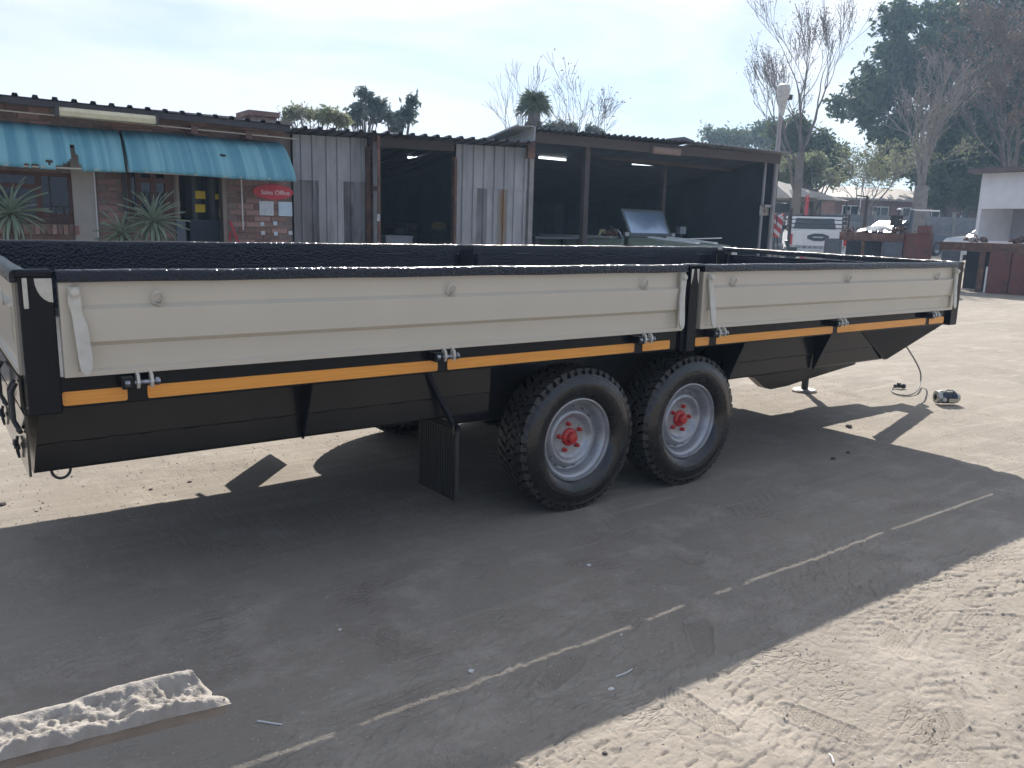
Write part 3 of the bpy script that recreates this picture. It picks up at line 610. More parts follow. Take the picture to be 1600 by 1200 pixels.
h = w1[2]; sv = S(61); hz = Z_(30, 290)
bars = []
for px in (79, 86, 99): bars.append((S(px)-.008, S(px)+.008, h+.05, Z_(80, 322) if px != 79 else w1[3]-.05))
bars += [(S(65), S(110), Z_(80, 322)-.008, Z_(80, 322)+.008), (S(80), S(102), Z_(80, 349)-.008, Z_(80, 349)+.008)]
window(w1, [S(-20), sv, S(112)], [(w1[0]+.05, sv, hz), (sv, S(112), h+.1)], bars)
bars = [(S(px)-.006, S(px)+.006, Z_(230, 340), Z_(230, 300)) for px in (214, 221, 228, 235, 242, 249, 256)]
bars += [(S(205), S(262), Z_(230, y)-.008, Z_(230, y)+.008) for y in (300, 330)]
window(w2, [S(216, 280), S(240, 280), S(262, 280)], [(S(216), S(262), Z_(240, 282)), (w2[0]+.05, w2[1]-.05, Z_(240, 333))], bars)
mb = MB(); s0, s1 = dr[0], dr[1]
fbox(mb, s0, s0+.04, 0, dr[3], -.16, .004); fbox(mb, s1, s1+.05, 0, dr[3], -.16, .012); fbox(mb, s0+.04, s1, dr[3]-.05, dr[3], -.16, .003); dj = part(mb, 'door_frame', mat('pale_door_jamb', (.28, .23, .19), .7), OFF)
# curved screen behind the door with yellow notices, dark counter
CURV = mat('dark_door_screen', (.045, .05, .055), .35, c2=(.02, .022, .025), sc=3, stretch=(6, 6, .2))
for (pa, pb) in ((288, 320), (322, 347)):
    a, b = S(pa, 300, -.4), S(pb, 300, -.4); V = []; mb = MB()
    for k in range(9):
        t = k/8; s = a+(b-a)*t; d = -.45+.07*math.sin(math.pi*t)
        V += [fp(s, 0, d), fp(s, 2.2, d), ]
    mb.add(V, [(2*k, 2*k+2, 2*k+3, 2*k+1) for k in range(8)], True); part(mb, 'door_screen', CURV, OFF, fix=False)
for (a, b, c_, d_) in ((305, 298, 321, 311), (305, 319, 321, 332), (336, 303, 346, 312), (342, 327, 346, 339)):
    r = frect((a, b), (c_, d_), -.37); mb = MB(); fbox(mb, *r, -.372, -.368); part(mb, 'yellow_notice', YEL, OFF)
mb = MB(); r = frect((294, 343), (347, 384), -.3); fbox(mb, r[0], r[1], 0, r[3], -.36, -.2); part(mb, 'counter', INT, OFF)
mb = MB(); r = frect((275, 343), (291, 380), .1); fbox(mb, r[0], r[1], 0, r[3], .02, .12); part(mb, 'step_box', mat('blue_grey_panel', (.10, .12, .15), .6), OFF)
# awnings
def awning(sa, sb, ztop, zfold, zbot, dproj, tears, flare):
    mb = MB(); n = int((sb-sa)/.025); prof = []
    for k in range(9): t = k/8; prof.append((dproj*.62*math.sin(t*math.pi/2*.8)/math.sin(math.pi/2*.8), ztop+(zfold-ztop)*(t**1.35)))
    for k in range(1, 13): t = k/12; prof.append((dproj*(.62+.38*(1-(1-t)**1.5)), zfold+(zbot-zfold)*t))
    m = len(prof); V = []
    for i in range(n+1):
        s = sa+(sb-sa)*i/n; rib = .022*abs(math.sin(s*math.pi/.19))**.6
        for j, (d, z) in enumerate(prof):
            V.append(fp(s + flare*(.06*j/m if i == n else 0), z+.006*math.sin(s*3)+(-.02*abs(math.sin(s*1.3)) if j == m-1 else 0), d+rib*(j/m)+.004*math.sin(s*21+j)))
    F_ = []
    for i in range(n):
        for j in range(m-1):
            s = sa+(sb-sa)*(i+.5)/n; z = V[i*m+j][2]
            if any(inside(s, z) for inside in tears): continue
            F_.append((i*m+j, (i+1)*m+j, (i+1)*m+j+1, i*m+j+1))
    mb.add(V, F_, True); o = part(mb, 'awning', AWN, OFF, fix=False, sharp=60)
    so_ = o.modifiers.new('thickness', 'SOLIDIFY'); so_.thickness = .004
    for s in (sa, sb):                                            # end cheeks
        mb = MB(); pp = [fp(s+(flare*.05*j/m if s == sb else 0), z, d) for j, (d, z) in enumerate(prof)]+[fp(s, zbot, .01)]
        mb.prism(pp, tuple(FD*.006)); part(mb, 'awning_end', AWN, o)
    mb = MB(); mb.tube([fp(sa, zbot+.004, dproj), fp((sa+sb)/2, zbot, dproj), fp(sb, zbot+.004, dproj)], .012, 6); mb.tube([fp(sa, zbot+.01, dproj), fp(sa, ztop-.1, .02)], .012, 6); mb.tube([fp(sb, zbot+.01, dproj), fp(sb, ztop-.1, .02)], .012, 6)
    part(mb, 'awning_frame', mat('pale_frame', (.4, .38, .3), .5), o); return o
D_ = .62
zt2 = Z_(300, 211.5, .05); zb2 = Z_(310, 274, D_); zf2 = Z_(310, 231.5, .42)
sj = S(184, 202, .05)
sa1, sb1 = S(0, 200)-1.6, S(182, 202, .05); sa2, sb2 = S(188, 202, .05), S(436, 222, .05)
pxs = lambda px, py: fac(px, py, D_-.05)
t1 = pxs(112, 222); t2 = pxs(118, 262); tl = pxs(88, 260)
def tear1(s, z): return t1[0]-.02 < s < t1[0]+.02+.06*(t1[1]-z)/(t1[1]-t2[1]) and z < t1[1] and z > zb2+.015
def tear2(s, z): f = (s-tl[0])/(t1[0]-tl[0]); return 0 < f < 1 and z < zb2+.03+.12*f**1.5 and z > zb2+.02
def tear3(s, z): q = pxs(77, 252); return abs(s-q[0]) < .045 and abs(z-q[1]) < .022+.01*math.sin(s*90)
def tear4(s, z): q = pxs(48, 256); return abs(s-q[0]) < .07 and abs(z-q[1]-.01*math.sin(s*70)) < .009
aw1 = awning(sa1, sb1, zt2, zf2, zb2, D_, [tear1, tear2, tear3, tear4], 0); aw2 = awning(sa2, sb2, zt2, zf2, zb2, D_, [lambda s, z: abs(s-pxs(286, 238)[0]) < .1 and abs(z-pxs(286, 238)[1]) < .006, lambda s, z: abs(s-pxs(350, 241)[0]) < .05 and abs(z-pxs(350, 241)[1]) < .006], 1)
aw1['label'] = 'left awning with a torn hole in its lower edge'
mb = MB(); fbox(mb, S(191), S(197), 0, Z_(194, 262), .02, .07); part(mb, 'post', IRON, OFF)
for px, ya, yb in ((148.5, 268, 372), (377, 278, 359)):
    mb = MB(); mb.tube([fp(S(px), Z_(px, yb, .03), .03), fp(S(px), Z_(px, ya, .03), .03)], .009, 6); part(mb, 'conduit', WHT, OFF)
# roof: corrugated sheet with raised ribs running front to back
def boxsheet(s0, s1, pitch, h, duty=.3, tilt=0):
    pts = []; s = s0
    while s < s1: pts += [(s, 0), (s+pitch*(1-duty)-.012, 0), (s+pitch*(1-duty), h), (s+pitch-.012, h)]; s += pitch
    return [p for p in pts if p[0] <= s1]+[(s1, 0)]
def roof(s0, s1, zf, zb, d0, d1, pitch, h, m, par, name='roof'):
    pr = boxsheet(s0, s1, pitch, h); mb = MB(); V = []
    for (s, dz) in pr: V += [fp(s, zf(s)+dz, d0), fp(s, zf(s)+zb+dz, d1)]
    k = len(pr); V2 = [(v[0], v[1], v[2]-.004) for v in V]
    mb.add(V+V2, [(2*i, 2*i+2, 2*i+3, 2*i+1) for i in range(k-1)]+[(2*k+2*i, 2*k+2*i+1, 2*k+2*i+3, 2*k+2*i+2) for i in range(k-1)]+[(2*i, 2*k+2*i, 2*k+2*i+2, 2*i+2) for i in range(k-1)]); return part(mb, name, m, par, fix=False)
DE = .45
za, zc = Z_(0, 147, DE), Z_(452, 195, DE); sa_, sc_ = S(0, 147, DE), S(452, 195, DE); k_ = (zc-za)/(sc_-sa_)
zf = lambda s: za+k_*(s-sa_)
roof(sL-.4, S(456, 195, DE), zf, -.45, DE, -5.4, .205, .035, ROOFM, OFF)
mb = MB(); V = []
for s in (sL-.4, S(455, 195, DE)): V += [fp(s, zf(s)-.01, DE-.03), fp(s, zf(s)-.085, DE-.03), fp(s, zf(s)-.085, DE-.08), fp(s, zf(s)-.01, DE-.08)]
mb.add(V, [(0, 1, 2, 3), (4, 7, 6, 5), (0, 4, 5, 1), (1, 5, 6, 2), (2, 6, 7, 3), (3, 7, 4, 0)]); part(mb, 'fascia', mat('dark_fascia', (.05, .045, .05), .7), OFF)
mb = MB(); mb.tube([fp(sL, zf(sL)-.17, DE-.1), fp(S(455), zf(S(455))-.17, DE-.1)], .008, 6); part(mb, 'wire', mat('pale_wire', (.5, .45, .36), .6), OFF)
for px in (300, 382): mb = MB(); s = S(px); fbox(mb, s-.04, s+.04, zf(s)-.23, zf(s)-.13, 0, DE-.09); part(mb, 'rafter', WOOD, OFF)
a = fac(92, 173, .46); b = fac(243, 187, .46); mb = MB()
mb.prism([fp(a[0], a[1]-.055, .43), fp(a[0], a[1]+.045, .43), fp(a[0], a[1]+.045, .47), fp(a[0], a[1]-.0, .50), fp(a[0], a[1]-.055, .49)], tuple(np.array(fp(b[0], b[1], 0))-np.array(fp(a[0], a[1], 0)))); lf = part(mb, 'light_fitting', TUBE, OFF)
mb = MB(); fbox(mb, a[0]-.05, a[0], a[1]-.065, a[1]+.055, .425, .505); fbox(mb, b[0], b[0]+.03, b[1]-.065, b[1]+.055, .425, .505); part(mb, 'end_cap', IRON, lf)
# chimney
mb = MB(); c0 = at(381, 182, 15.); c1 = at(442, 182, 15.); V = []
x0, x1 = c0[0], c1[0]; yy = (c0[1]+c1[1])/2+.3
z0, z1 = 2.2, at(400, 174, 15)[2]
chm = thing('chimney_stack', 'squat red brick chimney stack rising behind the office roof', 'chimney', ((x0+x1)/2, yy, z0))
mb.box((x0+.12, yy-.28, z0), (x1-.03, yy+.3, z1-.09)); part(mb, 'stack', BRICK, chm)
mb = MB(); mb.box((x0, yy-.36, z1-.088), (x1, yy+.36, z1-.0)); part(mb, 'cap', BRICK, chm)
# sign and notices on the brick wall
sg = fac(427, 300, .03); SIGNR = mat('red_sign', (.55, .04, .06), .45)
mb = MB(); a_, b_ = (S(459, 300)-S(396, 300))/2, .105
sgt = thing('office_sign', 'red oval sign reading Sales Office on the brick wall', 'sign', fp(sg[0], sg[1], .02), FROT)
mb.prism([(a_*math.cos(2*math.pi*k/40), 0, b_*math.sin(2*math.pi*k/40)) for k in range(40)], (0, -.012, 0)); normfix(mb.build('board', SIGNR, sgt))
def text(body, size, loc, rot, m, par, name='lettering', ext=.001):
    cu = bpy.data.curves.new(name, 'FONT'); cu.body = body; cu.size = size; cu.extrude = ext; cu.align_x = 'CENTER'; cu.align_y = 'CENTER'
    to = bpy.data.objects.new('t', cu); COL.objects.link(to); bpy.context.view_layer.update()
    me = bpy.data.meshes.new_from_object(to.evaluated_get(bpy.context.evaluated_depsgraph_get())); me.name = name; bpy.data.objects.remove(to)
    me.materials.append(m); o = bpy.data.objects.new(name, me); COL.objects.link(o); o.parent = par; o.location = loc; o.rotation_euler = rot; return o
text('Sales Office', .088, (.03, -.014, -.01), (math.pi/2, 0, 0), WHT, sgt)
def flat(name, lab, cat_, p0, p1, m, d=.012, parts=None):
    r = frect(p0, p1, d); mb = MB(); cs, cz = (r[0]+r[1])/2, (r[2]+r[3])/2
    w, h = (r[1]-r[0])/2, (r[3]-r[2])/2; mb.box((-w, -.006, -h), (w, 0, h)); o = mb.build(name, m, None, loc=fp(cs, cz, d-.006), rz=FROT); return tag(o, lab, cat_)
PAP = mat('white_paper', (.62, .66, .68), .7, c2=(.5, .55, .6), sc=14, fac_=(.5, .6))
PAPB = mat('pale_blue_paper', (.50, .64, .74), .7, c2=(.62, .72, .78), sc=9)
flat('notice', 'white square notice under the left of the red oval sign', 'notice', (405, 314), (428, 337), PAP)
flat('notice', 'pale blue square notice under the right end of the red oval sign', 'notice', (435, 315), (457, 338), PAPB)
for (px, py, l) in ((410, 350, 'upper left white sticker below the square notices'), (430, 349, 'small upper bluish sticker below the square notices'), (411, 364, 'lower left white sticker on the brick wall'), (431, 365, 'lower middle bluish sticker on the brick wall'), (454, 364, 'lower right white sticker beside the tin wall')):
    flat('sticker', l, 'sticker', (px-3, py-3), (px+3, py+3), PAP if 'white' in l else PAPB)
mb = MB(); mb.tube([fp(*fac(359, 345, .05), .05), fp(*fac(374, 384, .12), .12)], .016, 6); mb.tube([fp(*fac(360, 362, .05), .05), fp(*fac(358, 384, .05), .05)], .012, 6); tag(mb.build('leaning_bracket', SIGNR), 'dark red steel bar leaning against the brick wall by the door', 'metal bar')
# plants in front of the office
LEAFA = mat('agave_leaf', (.16, .22, .16), .6, c2=(.24, .29, .20), sc=4)
def agave(px, py, d, R_, n, lab, seed):
    c = fac(px, py, d); base = fp(c[0], .0, d); t = thing('spiky_plant', lab, 'plant', base, 0, 'spiky plants below the awnings'); rg = random.Random(seed)
    mb = MB(); mb.tube([(0, 0, 0), (.02, .01, c[1]*.5), (0, 0, c[1])], [.07, .06, .05], 8); mb.build('trunk', mat('dry_trunk', (.12, .09, .07), .9), t)
    lm = None
    for k in range(n):
        az = k*2.399+rg.uniform(-.2, .2); el = R(82-150*(k/n)**.9+rg.uniform(-6, 6)); L_ = R_*rg.uniform(.8, 1.08); w = .026; V = []; m_ = 7
        for i in range(m_+1):
            f = i/m_; r = L_*f*math.cos(el-.35*f*f); z = L_*f*math.sin(el)-.22*L_*f*f*(1 if el < 1.1 else .2); ww = w*(1-f)**.6*(.6+1.2*f if f < .35 else 1)
            for e, dz in ((-1, .01), (0, -.006), (1, .01)): V.append((r*math.cos(az)-e*ww*math.sin(az), r*math.sin(az)+e*ww*math.cos(az), z+dz+c[1]))
        mb = MB(); mb.add(V, [(3*i+j, 3*i+j+1, 3*i+4+j, 3*i+3+j) for i in range(m_) for j in (0, 1)], True); mb.build('leaf', LEAFA, t)
agave(18, 334, .75, .44, 60, 'large spiky grey-green plant in front of the left window', 1)
agave(190, 366, .8, .33, 44, 'low spiky plant between the brick pillar and the taller spiky plant', 2)
agave(240, 347, .8, .42, 66, 'tall spiky grey-green plant in front of the barred middle window', 3)
# ------------------------------------------------------------------ tin workshop
WS = thing('tin_workshop', 'corrugated tin workshop with a tall open doorway between two sheet walls', 'building', fp(S(640), 0, 0))
def sheetwall(pxa, pxb, za_, zb_, m, par, d=.0, pitch=.165, name='wall_sheet', nsheets=1):
    sA, sB = S(pxa, 290), S(pxb, 290)
    for q in range(nsheets):
        a = sA+(sB-sA)*q/nsheets; b = sA+(sB-sA)*(q+1)/nsheets; pr = boxsheet(a, b, pitch, .028, .3); V = []
        dd = d+.004*(q % 2)
        for (s, h) in pr: V += [fp(s, za_(s), dd+h), fp(s, zb_(s), dd+h)]
        k = len(pr); V += [(v[0]-FN[0]*.003, v[1]-FN[1]*.003, v[2]) for v in V]; mb = MB()
        mb.add(V, [(2*i, 2*i+1, 2*i+3, 2*i+2) for i in range(k-1)]+[(2*k+2*i, 2*k+2*i+2, 2*k+2*i+3, 2*k+2*i+1) for i in range(k-1)]); part(mb, name, m[q % len(m)], par, fix=False)
DW = .35
zr0, zr1 = Z_(455, 198, DW), Z_(830, 222, DW); sr0, sr1 = S(455, 198, DW), S(830, 222, DW); kr = (zr1-zr0)/(sr1-sr0)
zw = lambda s: zr0+kr*(s-sr0)
sm1 = lambda s: Z_(456, 281)+(Z_(574, 285)-Z_(456, 281))*(s-S(456))/(S(574)-S(456)); sm2 = lambda s: Z_(712, 292.5)
top = lambda s: zw(s)-.07
z0f = lambda s: 0.
def sheetsat(pxa, pxb, mid, ms_up, ms_lo, ns):
    sheetwall(pxa, pxb, mid, top, ms_up, WS, .05, nsheets=ns); sheetwall(pxa, pxb, z0f, lambda s: mid(s)-.0, ms_lo, WS, .04, nsheets=ns)
sheetsat(457, 572, sm1, [TIN, TIN], [TIN2, TIN, TIN2], 3)
sheetsat(710, 822, sm2, [TIN, TIN], [TIN, TIN, TIN2, TIN, TIN3, TIN, TIN], 7)
roof(S(456, 195, DE)+.02, S(832, 222, DE), lambda s: zw(s)-.02, -.5, DE, -6.2, .205, .035, ROOFM, WS)
mb = MB()
V = []
for s in (S(576), S(704)): V += [fp(s, top(s)+.04, .1), fp(s, top(s)-.12, .1), fp(s, top(s)-.12, .04), fp(s, top(s)+.04, .04)]
mb.add(V, [(0, 1, 2, 3), (4, 7, 6, 5), (0, 4, 5, 1), (1, 5, 6, 2), (2, 6, 7, 3), (3, 7, 4, 0)]); part(mb, 'lintel', mat('brown_lintel', (.07, .055, .05), .8), WS)
mb = MB(); fbox(mb, S(569), S(575.5), 0, top(0), .0, .1); part(mb, 'door_post', RUST, WS)
mb = MB(); fbox(mb, S(705.5), S(709.5), 0, top(0)-.05, .0, .1); part(mb, 'door_post', RUST, WS)
mb = MB(); fbox(mb, S(822.5), S(829), 0, Z_(826, 225), .0, .09); part(mb, 'door_post', CONC, WS)
# folded door leaf standing outward
LFK = .42; sd0 = S(577); lp = lambda u, z: tuple(np.array(fp(sd0, z, .10))+np.array([-.17*u*LFK, -.9*u*LFK, 0]))
lf = empty('door_leaf', (0, 0, 0), 0, WS); lf.location = (0, 0, 0)
zt_ = Z_(590, 207, .5)-.03
def lbox(mb, u0, u1, z0, z1, t0, t1): return mb.box((0, 0, 0), (1, 1, 1), lambda v: tuple(np.array(lp(u0+(u1-u0)*v[0], z0+(z1-z0)*v[2]))+np.array([t0+(t1-t0)*v[1], 0, 0])))
for (u0, u1, z0, z1) in ((0, .06, 0, zt_), (.74, .8, 0, zt_), (.06, .74, zt_-.07, zt_), (.06, .74, 1.95, 2.01), (.06, .74, .9, .96)):
    mb = MB(); lbox(mb, u0, u1, z0, z1, 0, .05); part(mb, 'frame_bar', RUST, lf)
mb = MB(); V = []; k = 0
for i in range(9):
    u = .06+.68*i/8; V += [tuple(np.array(lp(u, .02))+np.array([.02+.02*(i % 2), 0, 0])), tuple(np.array(lp(u, zt_-.07))+np.array([.02+.02*(i % 2), 0, 0]))]
mb.add(V, [(2*i, 2*i+2, 2*i+3, 2*i+1) for i in range(8)]); part(mb, 'door_sheet', TIN, lf, fix=False)
mb = MB(); q = lp(.80, 1.55); mb.box((q[0]-.02, q[1]-.02, q[2]-.05), (q[0]+.03, q[1], q[2]+.05)); part(mb, 'latch', BOLT, lf)
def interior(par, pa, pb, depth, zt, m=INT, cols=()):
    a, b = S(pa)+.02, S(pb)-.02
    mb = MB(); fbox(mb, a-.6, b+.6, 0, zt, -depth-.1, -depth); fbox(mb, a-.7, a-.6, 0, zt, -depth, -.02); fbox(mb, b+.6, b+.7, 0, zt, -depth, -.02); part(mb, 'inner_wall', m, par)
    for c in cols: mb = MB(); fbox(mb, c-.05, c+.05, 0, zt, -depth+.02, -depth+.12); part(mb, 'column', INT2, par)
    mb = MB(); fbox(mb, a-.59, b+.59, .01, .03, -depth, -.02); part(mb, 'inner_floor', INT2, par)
interior(WS, 560, 735, 5.5, 2.7, cols=(S(640), S(690), S(730)))
def tube_light(par, p0, p1, d0, d1, m=LITE, lab=None, w=.019):
    a = fp(*fac(*p0, d0), d0); b = fp(*fac(*p1, d1), d1); t = thing('tube_light', lab, 'light', tuple((np.array(a)+np.array(b))/2), 0, 'tube lights under the shed roofs'); c = (np.array(a)+np.array(b))/2
    mb = MB(); mb.tube([tuple(np.array(a)-c), tuple(np.array(b)-c)], w, 8); mb.build('tube', m, t)
    mb = MB(); q = np.array([0, 0, w+.012]); dd = (np.array(b)-np.array(a)); n_ = np.cross(dd, (0, 0, 1.)); n_ /= np.linalg.norm(n_); n_ *= .04
    mb.prism([np.array(a)-c+q-n_, np.array(b)-c+q-n_, np.array(b)-c+q+n_, np.array(a)-c+q+n_], (0, 0, .04)); normfix(mb.build('fitting', WHT, t))
tube_light(WS, (638, 246), (679, 238), -1.6, -1.9, lab='brightest lit tube light hanging at a slant in the tall workshop doorway', w=.022)
tube_light(WS, (586, 247.), (600, 247), -2.4, -2.4, lab='short upper lit tube just inside the folded door leaf')
tube_light(WS, (586, 256.5), (597, 256), -3.4, -3.4, lab='short lower lit tube just inside the folded door leaf')
# things inside the workshop doorway
r = frect((602, 370), (644, 395), -.6)
t = thing('grey_cabinet', 'pale grey flat-topped cabinet inside the workshop doorway', 'cabinet', fp((r[0]+r[1])/2, 0, -.6), FROT)
mb = MB(); w = (r[1]-r[0])/2; mb.cbox((-w, -.02, .08), (w, .5, r[3]), .008); mb.build('body', mat('grey_cabinet_paint', (.24, .26, .29), .5), t); mb = MB(); mb.cbox((-w-.01, -.03, r[3]), (w+.01, .51, r[3]+.02), .004); mb.build('top', mat('grey_top_paint', (.3, .32, .35), .5), t)
mb = MB(); mb.cbox((-w+.02, 0, 0), (w-.02, .45, .08), .004); mb.build('plinth', DARK, t)
r = frect((634, 349), (652, 390), -1.4)
t = thing('dark_machine', 'black upright machine box behind the grey cabinet', 'machine', fp((r[0]+r[1])/2, 0, -1.4), FROT); w = (r[1]-r[0])/2
mb = MB(); mb.cbox((-w, 0, 0), (w, .5, r[3]), .01); mb.build('housing', mat('near_black_paint', (.012, .014, .02), .6), t); mb = MB(); mb.cbox((-w-.2, .05, 0), (-w-.002, .4, r[3]-.08), .01); mb.build('side_box', mat('near_black_paint', (.012, .014, .02), .6), t); mb = MB(); mb.cbox((-w*.5, -.02, r[3]-.12), (w*.5, -.001, r[3]-.06), .003); mb.build('control_panel', DARK, t)
r = frect((678, 358), (706, 395), -1.0)
t = thing('covered_machine', 'dark machine with a yellow cover beside the right doorway post', 'machine', fp((r[0]+r[1])/2, 0, -1.0), FROT); w = (r[1]-r[0])/2
mb = MB(); mb.cbox((-w, 0, 0), (w, .5, r[3]), .02); mb.build('body', mat('machine_grey', (.03, .035, .045), .6), t)
mb = MB(); mb.lathe([(.0001, .13), (w*.5, .12), (w*.75, .07), (w*.8, 0)], (w*.3, .25, r[3]), 'z', 16); mb.build('cover', mat('mustard_cover', (.20, .14, .03), .7), t)
# ------------------------------------------------------------------ open shed
SH = thing('open_shed', 'large open-fronted dark shed with a shallow corrugated roof and steel posts', 'shed', fp(S(1020), 0, 0))
DS = .35
pA = fac(838, 201, DS); pB = fac(1080, 222, DS); pC = fac(1235, 240, DS)
def zsh(s):
    return pA[1]+(pB[1]-pA[1])*(s-pA[0])/(pB[0]-pA[0]) if s < pB[0] else pB[1]+.0+(pC[1]-pB[1])*(s-pB[0])/(pC[0]-pB[0])
SHD = 6.0
roof(pA[0]-.0, pB[0]-.04, zsh, -.9, DS, -SHD-.3, .14, .03, ROOFM, SH); roof(pB[0]+.08, pC[0], lambda s: zsh(s)-.0, -.9, DS+.05, -SHD-.3, .09, .028, mat('pale_roof_sheet', (.34, .35, .36), .5, .4, c2=(.2, .19, .19), sc=8), SH)
mb = MB(); mb.prism([fp(pB[0]-.22, pB[1]+.01, DS+.02), fp(pB[0]-.2, pB[1]+.08, DS+.02), fp(pB[0]+.05, pB[1]+.03, DS+.02), fp(pB[0]+.1, pB[1]-.02, DS+.02)], tuple(-FN*.5)); part(mb, 'bent_sheet', ROOFM, SH)
V = []
for s_q in (pA[0]+.03, pB[0], pC[0]-.1): V += [fp(s_q, zsh(s_q)-.05, .12), fp(s_q, zsh(s_q)-.97, -SHD-.05), fp(s_q, zsh(s_q)-1.0, -SHD-.05), fp(s_q, zsh(s_q)-.08, .12)]
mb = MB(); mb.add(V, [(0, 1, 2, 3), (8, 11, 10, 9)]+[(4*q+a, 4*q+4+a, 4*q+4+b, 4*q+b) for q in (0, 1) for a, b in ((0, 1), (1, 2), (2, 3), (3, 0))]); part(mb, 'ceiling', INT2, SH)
V = []
for s in (pA[0]+.02, pC[0]-.1): V += [fp(s, zsh(s)-.03, .2), fp(s, zsh(s)-.2, .2), fp(s, zsh(s)-.2, .12), fp(s, zsh(s)-.03, .12)]
mb = MB(); mb.add(V, [(0, 1, 2, 3), (4, 7, 6, 5), (0, 4, 5, 1), (1, 5, 6, 2), (2, 6, 7, 3), (3, 7, 4, 0)]); part(mb, 'fascia', mat('brown_fascia', (.075, .055, .05), .7), SH)
a = fac(940, 237, -1.); b = fac(1150, 259, -1.); mb = MB(); d_ = np.array(fp(b[0], b[1], -1))-np.array(fp(a[0], a[1], -1))
mb.prism([fp(a[0], a[1], -1), fp(a[0], a[1]-.13, -1), fp(a[0], a[1]-.13, -1.1), fp(a[0], a[1], -1.1)], tuple(d_)); part(mb, 'inner_beam', mat('brown_inner_beam', (.085, .06, .055), .7), SH)
DPOST = mat('dull_brown_post', (.085, .065, .06), .8, c2=(.06, .05, .048), sc=8)
for px, d, m, w in ((914, .1, DPOST, .05), (1036, -1., DPOST, .04), (1148, -2.5, INT2, .05), (1092, -SHD+.1, INT2, .06), (1204, -.1, INT2, .05)):
    mb = MB(); s = S(px, 310, d); fbox(mb, s-w, s+w, 0, zsh(s)-(.2 if d > -.5 else .4), d-.06, d+.04); part(mb, 'post', m, SH)
sl, sr_ = S(832), S(1207)
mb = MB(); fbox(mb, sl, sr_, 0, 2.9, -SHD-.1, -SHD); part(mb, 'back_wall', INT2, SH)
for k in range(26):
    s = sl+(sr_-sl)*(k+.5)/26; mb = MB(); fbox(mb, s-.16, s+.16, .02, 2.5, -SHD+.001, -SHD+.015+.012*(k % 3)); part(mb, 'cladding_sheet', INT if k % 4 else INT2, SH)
for s, nm in ((sl-.1, 'side_wall'), (sr_, 'side_wall')):
    V = [fp(s, 0, .05), fp(s, 0, -SHD), fp(s, zsh(s)-.95, -SHD), fp(s, zsh(s)-.045, .05)]; mb = MB(); mb.prism(V, tuple(FD*.08)); part(mb, nm, INT, SH)
mb = MB(); fbox(mb, sl, sr_, .005, .02, -SHD, .0); part(mb, 'inner_floor', INT2, SH)
mb = MB(); p1_, p2_, = fac(765, 214.5, .2), fac(838, 201, DS)
LS = mat('pale_barge_sheet', (.45, .47, .47), .5, c2=(.36, .38, .38), sc=4)
q0 = np.array(fp(pA[0]-.03, pA[1]+.03, DS)); q1 = np.array(fp(pA[0]-.03, pA[1]-.9+.03, -SHD-.3)); mb.prism([q0, q1, q1+(0, 0, -.22), q0+(0, 0, -.22)], tuple(FD*.015)); mb.prism([q0, q0-FD*.32+(0, 0, -.02), q1-FD*.32+(0, 0, -.02), q1], (0, 0, .012)); part(mb, 'barge_sheet', LS, SH)
mb = MB(); mb.tube([q0-FD*.32+(0, 0, .0), q1-FD*.32], .02, 6); part(mb, 'sheet_edge', LS, SH)
mb = MB(); r = frect((826, 222), (836, 248), .3); fbox(mb, *r, .22, .3); part(mb, 'bracket', RUST, SH)
r = frect((1018, 229), (1061, 244), .22); t = thing('rusty_sign_box', 'blank rusty brown box sign fixed under the shed roof edge', 'sign', fp((r[0]+r[1])/2, (r[2]+r[3])/2, .2), FROT); w, h = (r[1]-r[0])/2, (r[3]-r[2])/2
mb = MB(); mb.cbox((-w, -.08, -h), (w, 0, h), .008); mb.build('box', mat('rust_box', (.26, .18, .15), .8, c2=(.2, .13, .11), sc=12), t); mb = MB(); mb.cbox((-w+.03, -.09, -h+.03), (w-.03, -.081, h-.03), .003); mb.build('face', mat('rust_face', (.30, .21, .17), .8, c2=(.22, .15, .12), sc=20), t)
tube_light(SH, (842, 246), (884, 250), -1.2, -1.2, lab='long lit tube light at the left end of the open shed')
tube_light(SH, (988, 256), (1027, 258), -1.4, -1.4, lab='lit tube light under the middle of the open shed roof')
tube_light(SH, (948, 269), (978, 266), -3.5, -3.9, m=WHT, lab='unlit tube light deep in the open shed')
tube_light(SH, (1153, 247.5), (1198, 241), -.9, -.3, m=WHT, lab='unlit tube light near the right end of the open shed', w=.015)
fs = flat('fire_sign', 'small pale fire sign with a dark red mark on the shed right end', 'sign', (1187, 321), (1200, 337), mat('sign_pale', (.34, .31, .26), .6), d=-.04)
fs.location = fp(S(1194, 329, -.04), Z_(1194, 329, -.04), -.04)
mb = MB(); mb.prism([(-.03, -.0065, -.02), (0, -.0065, -.07), (.035, -.0065, -.02), (.02, -.0065, .0), (.028, -.0065, .045), (.008, -.0065, .02), (0, -.0065, .06), (-.012, -.0065, .02), (-.03, -.0065, .04)], (0, -.002, 0)); normfix(mb.build('emblem', REDOX, fs))
